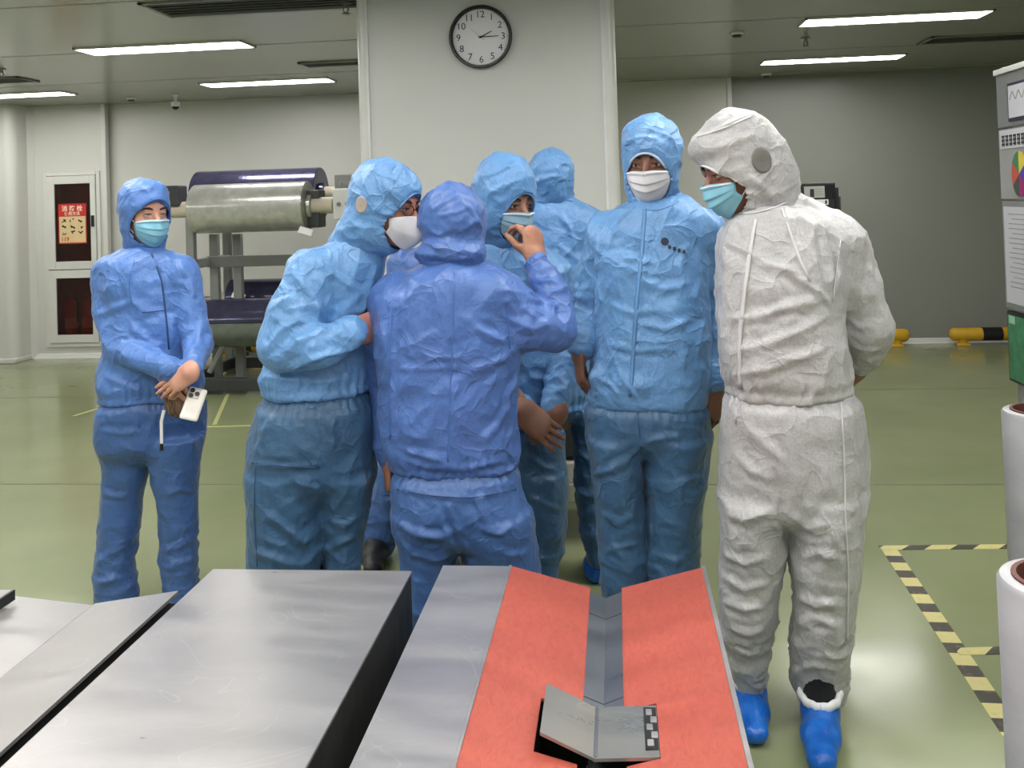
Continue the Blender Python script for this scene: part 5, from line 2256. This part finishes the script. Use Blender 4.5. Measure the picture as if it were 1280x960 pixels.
back_man = dict(
    Y=2.93, foot=(575, 880), seed=3.0, head_px=(567, 287, .03), hs=1.02, fwd=(.12, .97, -.12), neck_px=(565, 336, .0), skin=(168, 116, 92),
    mask=('pleated', 'blue'), fab=('periwinkle', 'peri_shaded', 'periwinkle'), puff=(.008, .004, .004), collar_r=.088,
    hood_extra=[((0, -.03, -.075), (.108, .10, .045), .03)],
    torso=[(330, 532, 602, .09), (345, 505, 632, .12), (362, 484, 648, .135), (400, 472, 652, .15), (440, 471, 652, .155), (480, 472, 648, .155), (520, 470, 648, .155), (558, 478, 651, .15), (576, 484, 652, .145), (587, 490, 648, .135)],
    arms=[[(498, 376, .02, .075), (484, 425, .04, .068), (480, 475, .07, .062), (485, 566, .06, .042)],
          [(628, 380, .02, .084), (660, 405, .02, .082), (688, 412, .04, .070), (692, 375, .09, .060), (670, 330, .13, .043)]],
    hips=[(572, 492, 650, .135), (605, 489, 652, .15), (640, 489, 660, .15), (668, 496, 662, .125), (684, 505, 655, .09)],
    legs=[[(640, 490, 580, .14), (668, 493, 578, .135), (710, 500, 568, .12), (760, 503, 553, .105), (866, 508, 545, .085)],
          [(640, 572, 661, .14, .01), (668, 573, 668, .135, .02), (710, 582, 676, .12, .04), (780, 600, 682, .09, .06), (850, 610, 676, .085, .06)]],
    feet=[((528, 882), (524, 866)), ((640, 862), (646, 846))],
    hands=[dict(px=(670, 324, .14), d=(-.12, .25, .95), back=(.75, -.65, .1), side=-1, curl=((.7, .8, .5), (.85, .9, .5), (1.0, 1.0, .6), (1.1, 1.0, .6)), thumb=(.5, .75), fore=(680, 350, .11)),
           dict(px=(485, 572, .06), d=(.0, .05, -1), back=(-1, -.3, 0), side=1, curl=(.4, .45, .5, .5), thumb=(.4, .3), fore=(484, 540, .07))],
    jcast=[([(568, 345), (566, 420), (562, 500), (560, 560)], -.003, .008), ([(485, 462), (530, 462), (570, 460), (620, 458)], .004, .008), ([(592, 408), (615, 420), (640, 432)], .009, .012),
           ([(640, 400), (665, 412), (700, 400)], .007, .014), ([(700, 420), (690, 395), (695, 370)], .007, .012), ([(668, 350), (690, 352), (706, 362)], .007, .009), ([(660, 372), (680, 378), (700, 388)], .007, .010),
           ([(655, 430), (630, 450), (600, 462), (570, 470)], .006, .014), ([(490, 380), (488, 430), (488, 490), (488, 545)], .005, .010), ([(510, 470), (515, 500), (525, 530)], .004, .02),
           ([(640, 500), (625, 530), (600, 555)], .006, .014), ([(490, 570), (530, 584), (580, 588), (645, 572)], .006, .010), ([(648, 470), (636, 495), (638, 530)], .006, .012), ([(500, 565), (540, 572), (570, 584)], .007, .012),
           ([(600, 460), (570, 480), (520, 500)], .004, .016), ([(540, 350), (520, 362), (500, 380)], .005, .012)],
    hcast=[([(540, 262), (560, 248), (575, 240)], .006, .007), ([(548, 270), (570, 265), (590, 258)], .005, .006), ([(530, 318), (560, 326), (605, 322)], .006, .009), ([(575, 250), (590, 262), (602, 285)], .005, .008)],
    tcast=[([(496, 612), (540, 620), (590, 624), (645, 612)], .004, .007), ([(552, 630), (565, 665), (580, 700)], -.008, .010), ([(494, 652), (520, 668), (550, 672), (572, 664)], .010, .014),
           ([(496, 672), (515, 692), (545, 700), (570, 690)], .010, .012), ([(602, 662), (625, 668), (645, 655)], .008, .010), ([(600, 620), (605, 645), (620, 672)], .006, .012), ([(620, 690), (645, 695), (665, 690)], .006, .012),
           ([(490, 640), (490, 665), (498, 690)], .006, .012)])

listener = dict(
    Y=3.6, foot=(645, 758), seed=4.0, head_px=(631, 250, -.14), hs=1.08, fwd=(.72, -.66, -.27), neck_px=(628, 310, -.06), skin=(146, 102, 82),
    mask=('pleated', 'pale'), gaze=(0, -.12), fab=('sky', 'sky_shaded', 'sky'), puff=(.004, .006, .022), opening=(.062, .048, -.126),
    torso=[(303, 600, 660, .09, -.07), (322, 572, 694, .12, -.05), (345, 560, 708, .14, -.03), (400, 556, 714, .15), (450, 556, 712, .15), (500, 560, 706, .15), (530, 565, 703, .14)],
    arms=[[(688, 348, -.03, .072), (704, 400, -.04, .068), (708, 448, -.06, .064), (692, 510, -.2, .050)],
          [(578, 348, -.03, .072), (572, 440, -.06, .064), (652, 512, -.22, .048)]],
    hips=[(524, 563, 706, .14), (560, 565, 707, .14), (600, 566, 707, .14), (630, 568, 706, .12)],
    legs=[[(590, 567, 642, .125), (690, 580, 640, .09), (735, 588, 636, .08)],
          [(590, 638, 707, .125), (640, 645, 707, .11), (690, 655, 703, .09), (716, 662, 699, .075), (730, 665, 697, .07)]],
    feet=[((612, 752), (612, 775)), ((682, 750), (688, 772))],
    hands=[dict(px=(697, 512, -.225), d=(-.72, -.15, -.55), back=(.2, -1, .35), side=-1, curl=(.5, .55, .6, .6), thumb=(.3, .4), size=1.05, fore=(702, 485, -.15)),
           dict(px=(652, 512, -.315), d=(.70, -.1, -.58), back=(-.1, -1, .3), side=1, curl=(.22, .26, .30, .34), thumb=(.3, .4), size=1.05, fore=(640, 490, -.18))],
    jcast=[([(640, 310), (628, 330), (615, 350)], .006, .008), ([(650, 320), (662, 345), (668, 370)], .006, .008), ([(700, 330), (706, 370), (700, 410)], .006, .012), ([(660, 470), (690, 476), (712, 462)], .007, .012),
           ([(665, 490), (690, 492), (712, 484)], .006, .010)],
    tcast=[([(660, 570), (680, 585), (703, 590)], .006, .012), ([(662, 620), (685, 632), (704, 640)], .006, .012), ([(670, 680), (690, 672), (702, 660)], .006, .012)],
    hcast=[([(600, 222), (625, 212), (650, 202)], .006, .008), ([(610, 240), (632, 232), (655, 222)], .005, .008)])

far_back = dict(
    Y=3.9, foot=(715, 731), seed=5.0, head_px=(689, 229, 0), hs=1.0, fwd=(.05, 1, -.05), neck_px=(692, 262, 0), skin=(196, 150, 124),
    mask=('pleated', 'blue'), fab=('sky', 'sky_shaded', 'sky'), collar_r=.08,
    torso=[(247, 668, 714, .08), (262, 642, 738, .11), (290, 632, 748, .13), (340, 630, 750, .14), (400, 634, 746, .14), (480, 644, 738, .14), (510, 648, 738, .13)],
    arms=[[(646, 288, 0, .07), (640, 370, .04, .06), (650, 440, -.05, .045)], [(738, 288, 0, .07), (748, 370, .04, .06), (752, 440, -.02, .045)]],
    hips=[(500, 648, 742, .13), (515, 648, 744, .12), (524, 650, 746, .11)],
    legs=[[(508, 648, 703, .09), (600, 646, 698, .09), (700, 652, 690, .08)],
          [(508, 713, 750, .09), (545, 716, 753, .09), (580, 716, 755, .09), (620, 719, 757, .088), (660, 725, 759, .085), (704, 734, 760, .075)]],
    feet=[((668, 722), (668, 712)), ((747, 728), (747, 718))],
    hands=[], tcast=[([(716, 560), (735, 575), (750, 600)], .006, .012), ([(718, 612), (735, 620), (752, 612)], .008, .012), ([(722, 650), (740, 640), (752, 628)], .006, .012)],
    jcast=[([(700, 262), (715, 290), (722, 325)], .006, .010), ([(690, 300), (715, 320), (735, 330)], .005, .012)],
    hcast=[([(672, 205), (690, 198), (712, 205)], .006, .008), ([(668, 228), (690, 220), (716, 226)], .005, .008)])

facing = dict(
    loose=True, flaps=[(776, 500, -.15, .012), (801, 505, -.16, .012), (748, 492, -.1, .012)], Y=3.22, foot=(812, 826), seed=6.0, head_px=(814, 200, -.02), hs=1.02, fwd=(-.22, -.94, -.22), neck_px=(817, 258, .02), skin=(132, 90, 72),
    mask=('pleated', 'white'), gaze=(0, -.16), fab=('sky', 'sky_shaded', 'sky'), puff=(.004, .004, .006), opening=(.064, .044, -.128), collar_r=.082,
    torso=[(245, 790, 850, .09), (260, 768, 874, .12), (282, 748, 890, .14), (320, 746, 886, .16), (370, 747, 884, .175), (420, 746, 886, .18), (460, 740, 886, .175), (490, 735, 885, .17), (506, 737, 884, .16)],
    arms=[[(762, 296, .02, .074), (742, 345, .05, .068), (735, 392, .06, .062), (726, 430, -.02, .044)],
          [(878, 294, .02, .072), (890, 345, .05, .066), (893, 400, .07, .060), (893, 474, -.02, .044)]],
    hips=[(490, 731, 885, .165), (520, 730, 886, .165), (545, 733, 886, .155), (566, 740, 880, .12)],
    legs=[[(545, 733, 805, .15), (610, 741, 805, .135), (660, 746, 807, .12), (700, 749, 808, .11), (737, 752, 807, .10), (806, 757, 802, .08)],
          [(545, 803, 886, .15), (610, 806, 883, .135), (660, 808, 879, .12), (704, 808, 876, .11), (806, 815, 868, .08)]],
    feet=[((778, 824), (772, 855)), ((842, 822), (846, 853))],
    hands=[dict(px=(724, 440, -.02), d=(.02, -.05, -1), back=(-.95, -.25, 0), side=1, curl=(.35, .4, .45, .45), thumb=(.3, .3), fore=(727, 415, .0)),
           dict(px=(893, 482, -.02), d=(.0, -.05, -1), back=(.8, -.6, 0), side=-1, curl=(.4, .45, .5, .5), thumb=(.4, .4), fore=(893, 455, 0))],
    jcast=[([(790, 262), (770, 285), (760, 310)], .006, .012), ([(748, 320), (785, 322), (830, 330)], .005, .010), ([(815, 270), (808, 310), (800, 360), (795, 420)], .005, .010), ([(800, 350), (830, 362), (870, 350)], .007, .012),
           ([(795, 400), (830, 412), (872, 395)], .007, .012), ([(760, 430), (800, 440), (850, 432)], .006, .012), ([(745, 470), (765, 485), (778, 500)], .006, .008), ([(870, 320), (876, 350), (868, 380)], .006, .012),
           ([(865, 300), (850, 330), (855, 360)], .006, .012), ([(752, 300), (748, 340), (752, 390)], .006, .012), ([(735, 350), (725, 380), (722, 410)], .005, .012), ([(770, 460), (785, 485), (800, 507)], .005, .008), ([(760, 380), (790, 392), (830, 388)], .005, .012)],
    tcast=[([(800, 560), (780, 580), (750, 590)], .007, .012), ([(802, 555), (825, 548), (860, 545)], .006, .012), ([(797, 520), (800, 550), (801, 580)], -.007, .008), ([(740, 593), (755, 590), (768, 588)], .008, .008),
           ([(750, 640), (775, 655), (800, 640)], .006, .012), ([(755, 690), (780, 684), (803, 678)], .005, .010), ([(845, 606), (865, 600), (882, 596)], .005, .010), ([(815, 690), (840, 702), (865, 698)], .006, .012), ([(760, 670), (770, 690), (790, 705)], .005, .012)],
    hcast=[([(782, 178), (800, 170), (830, 174)], .006, .007), ([(826, 165), (842, 175), (848, 195)], .005, .008)])

white_man = dict(
    jextra=[((975, 252, .04, .06), (1040, 300, .03, .082))], Y=2.88, foot=(985, 912), seed=7.0, head_px=(924, 207, 0), hs=1.04, fwd=(-.90, -.22, -.36), neck_px=(968, 272, .03), skin=(146, 96, 78),
    mask=('pleated', 'blue'), gaze=(0, -.14), fab=('white', 'white', 'white'), puff=(.010, .004, .022), opening=(.076, .046, -.125), collar_r=.088,
    hood_extra=[((0, -.075, -.055), (.08, .08, .10), .05), ((0, .075, .085), (.062, .04, .035), .03)],
    torso=[(256, 938, 992, .09), (272, 915, 1030, .13), (300, 899, 1050, .16), (340, 896, 1052, .19), (380, 898, 1052, .20), (420, 900, 1053, .205), (455, 902, 1060, .20), (478, 906, 1066, .19), (492, 908, 1066, .18)],
    arms=[[(1044, 310, .02, .084), (1068, 362, .05, .078), (1086, 412, .07, .072), (1078, 448, .16, .056)],
          [(935, 312, .10, .08), (940, 400, .20, .065), (1000, 452, .26, .045)]],
    hips=[(480, 906, 1067, .185), (510, 903, 1075, .19), (545, 901, 1078, .19), (600, 898, 1078, .18), (635, 902, 1073, .15), (652, 912, 1064, .11)],
    legs=[[(615, 898, 988, .165), (660, 898, 985, .15), (706, 898, 981, .13), (761, 898, 970, .11), (816, 906, 960, .09, .03), (845, 914, 957, .08, .05), (864, 918, 955, .072, .05)],
          [(615, 984, 1077, .165, -.02), (660, 987, 1077, .15, -.03), (706, 987, 1075, .13, -.03), (761, 992, 1069, .11, -.03), (816, 987, 1063, .10, -.01), (855, 992, 1061, .085, .02), (877, 997, 1059, .075, .02)]],
    feet=[((934, 882), (940, 912)), ((1026, 906), (1028, 968))],
    hands=[dict(px=(1072, 460, .2), d=(-.8, .1, -.35), back=(.2, .8, .5), side=1, curl=(.6, .7, .7, .7), thumb=(.3, .3), fore=(1082, 445, .15))],
    jcast=[([(905, 300), (935, 315), (965, 330), (1010, 350)], .008, .012), ([(990, 345), (1020, 362), (1045, 385)], .009, .010), ([(905, 400), (950, 395), (1000, 380), (1040, 375)], .008, .012), ([(910, 440), (960, 430), (1010, 410), (1050, 388)], .008, .012),
           ([(980, 255), (990, 285), (1000, 320), (1015, 355)], .007, .009), ([(1015, 285), (1018, 320), (1030, 350)], .007, .012), ([(1035, 285), (1048, 330), (1040, 375)], -.008, .010), ([(910, 470), (960, 462), (1010, 445), (1050, 425)], .007, .012),
           ([(920, 265), (935, 300), (930, 360), (922, 440)], .005, .010), ([(1088, 325), (1090, 360), (1098, 395)], .006, .012), ([(1060, 400), (1075, 410), (1095, 405)], .006, .010), ([(940, 330), (980, 335), (1010, 345)], .006, .012), ([(1060, 430), (1080, 440), (1100, 438)], .006, .010), ([(1000, 285), (1005, 310), (1012, 335)], .006, .010)],
    hcast=[([(872, 172), (900, 160), (925, 150)], .006, .008), ([(900, 185), (925, 175), (950, 165)], .006, .010), ([(935, 220), (955, 235), (972, 255)], .007, .010), ([(905, 250), (935, 258), (965, 265)], .006, .009)],
    tcast=[([(975, 620), (978, 650), (985, 690)], -.009, .010), ([(970, 600), (940, 590), (910, 560)], .006, .014), ([(905, 640), (930, 650), (965, 640)], .008, .012), ([(902, 690), (930, 705), (965, 695)], .009, .012), ([(903, 720), (930, 738), (962, 728)], .009, .012),
           ([(902, 752), (930, 762), (960, 758)], .008, .010), ([(995, 700), (1025, 690), (1055, 700)], .007, .012), ([(995, 745), (1020, 758), (1050, 750)], .009, .012), ([(995, 780), (1020, 772), (1055, 785)], .008, .012), ([(930, 530), (960, 560), (985, 580)], .006, .014), ([(990, 840), (1020, 832), (1055, 842)], .007, .010),
           ([(985, 640), (1010, 660), (1045, 650)], .007, .014), ([(915, 810), (935, 818), (955, 812)], .007, .010), ([(912, 785), (935, 792), (958, 786)], .007, .010)])

hidden = dict(
    Y=4.12, foot=(520, 702), seed=8.0, head_px=(565, 277, 0), hs=.95, fwd=(.05, -1, -.1), neck_px=(562, 316, 0), skin=(196, 150, 124),
    mask=('pleated', 'blue'), fab=('periwinkle', 'peri_shaded', 'periwinkle'),
    torso=[(303, 540, 586, .08), (315, 508, 612, .11), (340, 490, 624, .13), (420, 490, 624, .14), (500, 494, 620, .14), (522, 497, 618, .13)],
    arms=[[(505, 332, 0, .066), (494, 420, .05, .058), (505, 480, -.1, .042)], [(612, 332, 0, .066), (622, 420, .05, .058), (612, 480, -.1, .042)]],
    hips=[(512, 496, 620, .13), (540, 490, 622, .13), (560, 486, 622, .12)],
    legs=[[(548, 480, 550, .09), (610, 466, 524, .085), (660, 456, 500, .08), (692, 453, 490, .072)], [(548, 552, 622, .09), (620, 556, 616, .085), (690, 562, 606, .075)]],
    feet=[((472, 698), (466, 722)), ((584, 698), (584, 722))], shoe='black', hands=[])

PEOPLE = {}
for key, lab, P in (
        ('hidden', 'person in periwinkle suit mostly hidden behind the leaning man and the raised hand', hidden),
        ('far_back', 'person in light blue hooded suit seen from behind, in front of the pillar', far_back),
        ('listener', 'person in blue suit with pale mask and clasped hands behind the raised hand', listener),
        ('woman', 'person at far left in blue suit and blue mask, hands clasped over a phone', woman),
        ('facing', 'person in light blue suit with white mask and chest logo, facing the camera', facing),
        ('leaner', 'person in light blue suit with glasses leaning in from the left, arm bent', leaner),
        ('back_man', 'person in blue hooded suit seen from behind at centre, right hand raised', back_man),
        ('white_man', 'person in white hooded suit bending forward with hands behind the back', white_man)):
    PEOPLE[key] = suit('person', lab, P)

# ================================================================== what the people wear on the suits and hold
def local_tube(body, name, pts, rad, mat, seg=8, flat=None, parent=None):
    bm = bmesh.new()
    tube(bm, [Vector(p) - body.location for p in pts], rad, seg, flat=flat)
    return bm_obj(name, bm, mat, parent or body, smooth=True)


OPEN = {'woman': (.076, .068, -.128), 'leaner': (.072, .058, -.13), 'listener': (.062, .048, -.126), 'facing': (.064, .044, -.128),
        'white_man': (.076, .046, -.125)}
RIM = {'woman': M_SEAM['peri'], 'leaner': M_SEAM['sky'], 'listener': M_SEAM['sky'], 'facing': M_SEAM['pale'], 'white_man': M_SEAM['white']}
for k, op in OPEN.items():
    body, spec, H_ = PEOPLE[k]
    hood_rim(body, spec, H_, RIM[k], op, .0045 if k in ('facing', 'white_man') else .003)

# mesh ear windows on two hoods
M_MESHGREY = plain('grey_ear_mesh', srgb(122, 120, 118), .9)
M_MESHTAN = plain('tan_ear_mesh', srgb(158, 146, 138), .8)
b, sp, H_ = PEOPLE['white_man']
hood_disc(b, sp, H_, 'ear_window', -1, -.028, .0, .030, M_MESHGREY, 1.2)
b, sp, H_ = PEOPLE['leaner']
hood_disc(b, sp, H_, 'ear_window', 1, -.035, -.005, .024, M_MESHTAN, 1.1)

# glasses of the leaning man
b, sp, H_ = PEOPLE['leaner']
gl = empty('glasses', (0, 0, 0))
gl.parent = b
M_GFRAME = plain('dark_glasses_frame', srgb(40, 24, 24), .3)
M_LENS = tinted_glass('clear_lens', (.92, .9, .9, 1), 0)
for nd in M_LENS.node_tree.nodes:
    if nd.type == 'FRESNEL':
        nd.inputs[0].default_value = 1.12
for sx in (-1, 1):
    ring = [H_.p(sx * .034 + .025 * math.cos(a * math.pi / 12), .104 - .010 * abs(sx * .034 + .025 * math.cos(a * math.pi / 12)) / .06, .002 + .017 * math.sin(a * math.pi / 12)) for a in range(25)]
    local_tube(b, 'frame', ring, .0016, M_GFRAME, 6, parent=gl)
    mesh_obj('lens', [p - b.location for p in ring[:-1]], [tuple(range(24))], M_LENS, gl)
    local_tube(b, 'temple', [H_.p(sx * .058, .094, .008), H_.p(sx * .074, .06, .008), H_.p(sx * .080, -.01, .004)], .0018, M_GFRAME, 6, parent=gl)
local_tube(b, 'bridge', [H_.p(-.010, .104, .006), H_.p(0, .107, .009), H_.p(.010, .104, .006)], .0016, M_GFRAME, 6, parent=gl)

# seams and plackets traced where they run
SEAMS = [
    ('woman', 'jacket', 'zip_placket', [(190, 318), (203, 352), (208, 400), (213, 455)], .0035, 'dark'),
    ('woman', 'jacket', 'seam', [(168, 325), (160, 352), (165, 380)], .002, 'peri'),
    ('woman', 'jacket', 'seam', [(178, 391), (205, 388)], .002, 'dark'),
    ('woman', 'trousers', 'seam', [(172, 500), (174, 535)], .002, 'peri'),
    ('leaner', 'trousers', 'seam', [(320, 578), (318, 640), (322, 708)], .002, 'dark'),
    ('leaner', 'trousers', 'seam', [(315, 578), (350, 583), (400, 584)], .002, 'dark'),
    ('back_man', 'jacket', 'seam', [(568, 342), (566, 420), (562, 500), (560, 578)], .002, 'peri'),
    ('back_man', 'jacket', 'seam', [(490, 385), (488, 440), (487, 500), (488, 550)], .002, 'peri'),
    ('back_man', 'jacket', 'seam', [(640, 352), (634, 390), (637, 436)], .002, 'peri'),
    ('back_man', 'trousers', 'seam', [(497, 612), (540, 620), (590, 623), (645, 612)], .002, 'dark'),
    ('facing', 'jacket', 'zip_placket', [(806, 262), (803, 310), (797, 370), (792, 430), (788, 495)], .006, 'sky'),
    ('facing', 'jacket', 'seam', [(748, 318), (785, 322), (796, 324)], .002, 'sky'),
    ('facing', 'jacket', 'collar_seam', [(790, 252), (806, 264), (830, 262), (848, 252)], .003, 'sky'),
    ('facing', 'hood', 'seam', [(782, 182), (800, 172), (820, 174), (838, 168)], .0025, 'sky'),
    ('facing', 'trousers', 'fly_seam', [(797, 515), (800, 540), (801, 560)], .002, 'dark'),
    ('white_man', 'jacket', 'zip_placket', [(945, 275), (938, 310), (930, 370), (925, 430), (926, 485)], .006, 'white'),
    ('white_man', 'jacket', 'seam', [(978, 262), (988, 290), (1000, 325), (1012, 352)], .004, 'white'),
    ('white_man', 'jacket', 'seam', [(1050, 300), (1045, 340), (1040, 378)], .002, 'white'),
    ('white_man', 'jacket', 'collar_seam', [(925, 268), (950, 266), (975, 258), (992, 250)], .004, 'white'),
    ('white_man', 'hood', 'seam', [(872, 172), (900, 162), (925, 152), (938, 146)], .003, 'white'),
    ('white_man', 'trousers', 'seam', [(1050, 492), (1054, 560), (1056, 640), (1060, 720), (1058, 800)], .003, 'white'),
    ('white_man', 'trousers', 'seam', [(922, 492), (920, 530)], .003, 'white'),
    ('far_back', 'jacket', 'seam', [(675, 252), (692, 248), (715, 252)], .002, 'dark'),
    ('far_back', 'hood', 'seam', [(675, 224), (690, 219), (712, 226)], .002, 'dark'),
]
for k, g, nm, pts, w, m in SEAMS:
    b, sp, H_ = PEOPLE[k]
    seam(b, sp['surf'][g], nm, pts, w, M_SEAM[m], .003 if k == 'white_man' else .002)

# logo on the chest of the facing man: a dark disc and a row of small characters
b, sp, H_ = PEOPLE['facing']
q = cast_px(sp['surf']['jacket'], [(831, 302), (834, 304)], .003, 2)
M_LOGO = plain('navy_print', srgb(24, 26, 52), .6)
if q:
    p, n = q[0]
    Rm = n.to_track_quat('Z', 'Y').to_matrix().to_4x4()
    bm = bmesh.new()
    lathe_axis(bm, (0, 0, -.002), (0, 0, 1), [(0, 0), (0, .0125), (.0025, .0125), (.003, 0)], 20)
    bmesh.ops.transform(bm, matrix=Matrix.Translation(p - b.location) @ Rm, verts=bm.verts)
    lg = bm_obj('chest_logo', bm, M_LOGO, b)
    lg['label'] = 'small dark printed logo'
    for i, (u, v) in enumerate(((837, 309), (843, 311), (849, 313), (855, 315))):
        qq = cast_px(sp['surf']['jacket'], [(u, v), (u + 2, v + 1)], .002, 2)
        if qq:
            p, n = qq[0]
            Rm = n.to_track_quat('Z', 'Y').to_matrix().to_4x4()
            bm = bmesh.new()
            for (x, y, w, h) in ((-.005, .003, .010, .0022), (-.005, -.004, .010, .0022), (-.0012, -.006, .0024, .012), (-.005, -.001, .010, .0018)):
                box(bm, (x, y, -.002), (x + w, y + h, .0015))
            bmesh.ops.transform(bm, matrix=Matrix.Translation(p - b.location) @ Rm, verts=bm.verts)
            bm_obj('printed_character', bm, M_LOGO, lg)

# shoe covers of the white suit: pale elastic tops and dark socks
b, sp, H_ = PEOPLE['white_man']
for i, (hp, tp) in enumerate(white_man['feet']):
    he, to = on_z(*hp), on_z(*tp)
    d = (to - he).normalized()
    c = he + d * .035 - b.location
    side = d.cross(Vector((0, 0, 1)))
    bm = bmesh.new()
    ring = []
    for k in range(33):
        a = 2 * math.pi * k / 32
        rr = .054 + .003 * math.sin(a * 11)
        ring.append(c + d * rr * math.cos(a) + side * rr * math.sin(a) + Vector((0, 0, .112 - .018 * math.cos(a))))
    tube(bm, ring, .009, 8, caps=False, flat=(Vector((0, 0, 1)), 1.6))
    bm_obj('shoe_cover_elastic', bm, M_ELASTIC, b, smooth=True)
    bm = bmesh.new()
    lathe_axis(bm, c + Vector((0, 0, .06)), c + Vector((0, 0, 1)), [(0, .047), (.06, .047), (.14, .048)], 20)
    bm_obj('sock', bm, M_SOCK, b, smooth=True)

# phone and furry pouch in the hands of the woman
b, sp, H_ = PEOPLE['woman']
YP = woman['Y'] - .27
pc = at(242, 505, YP + .055)
ph = empty('phone', pc, 'white phone with three lenses held by the person at far left', 'phone')
bm = bmesh.new()
box(bm, (-.032, -.004, -.060), (.032, .004, .060), .007)
bm_obj('case', bm, plain('white_phone_case', srgb(222, 216, 206), .3), ph)
cp_ = box_obj('camera_plate', (-.027, -.0062, .018), (.010, -.0035, .055), plain('pale_plate', srgb(205, 200, 192), .3), ph, .003)
for (x, z) in ((-.018, .046), (.001, .036), (-.018, .026)):
    bm = bmesh.new()
    lathe_axis(bm, (x, -.006, z), (x, -1, z), [(0, .0085), (.002, .0085), (.002, .0065), (.001, .006), (.001, 0)], 18)
    bm_obj('lens', bm, M_BLACK, cp_, auto=.6)
ph.rotation_euler = (math.radians(-32), math.radians(16), math.radians(12))
po = at(221, 505, YP + .095)
pou = empty('furry_pouch', po, 'small brown furry pouch held by the person at far left', 'pouch')
rngp = np.random.RandomState(5)
FP = Field(.004)
FP.ell((0, 0, 0), (.045, .022, .048), None, 0)
FP.ell((-.012, 0, .03), (.03, .02, .03), None, .02)
V, Q = FP.build(1)
N_ = vnormals(V, Q)
V = V + N_ * (.004 * ridges(V / .012 * np.array((1, 1, .3)), 2.0))[:, None]
t = NT('brown_fur')
t.set(Roughness=.9)
vv = t.coords((1, 1, .2))
t.l(t.ramp(t.noise(vv, 120, 4), [(.3, srgb(52, 36, 30)), (.7, srgb(138, 108, 90))]), t.b.inputs['Base Color'])
t.bump(t.noise(vv, 200, 3), .8, .004)
fast_mesh('fur_body', V, Q, t.m, pou)
tube_obj('strap', [(-.045, -.01, -.02), (-.055, -.012, -.06), (-.056, -.012, -.14)], .006, M_WHITE, pou, 8, flat=(Vector((0, 1, 0)), .35))
tube_obj('strap_end', [(-.056, -.012, -.14), (-.056, -.012, -.165)], .0065, M_BLACK, pou, 8)
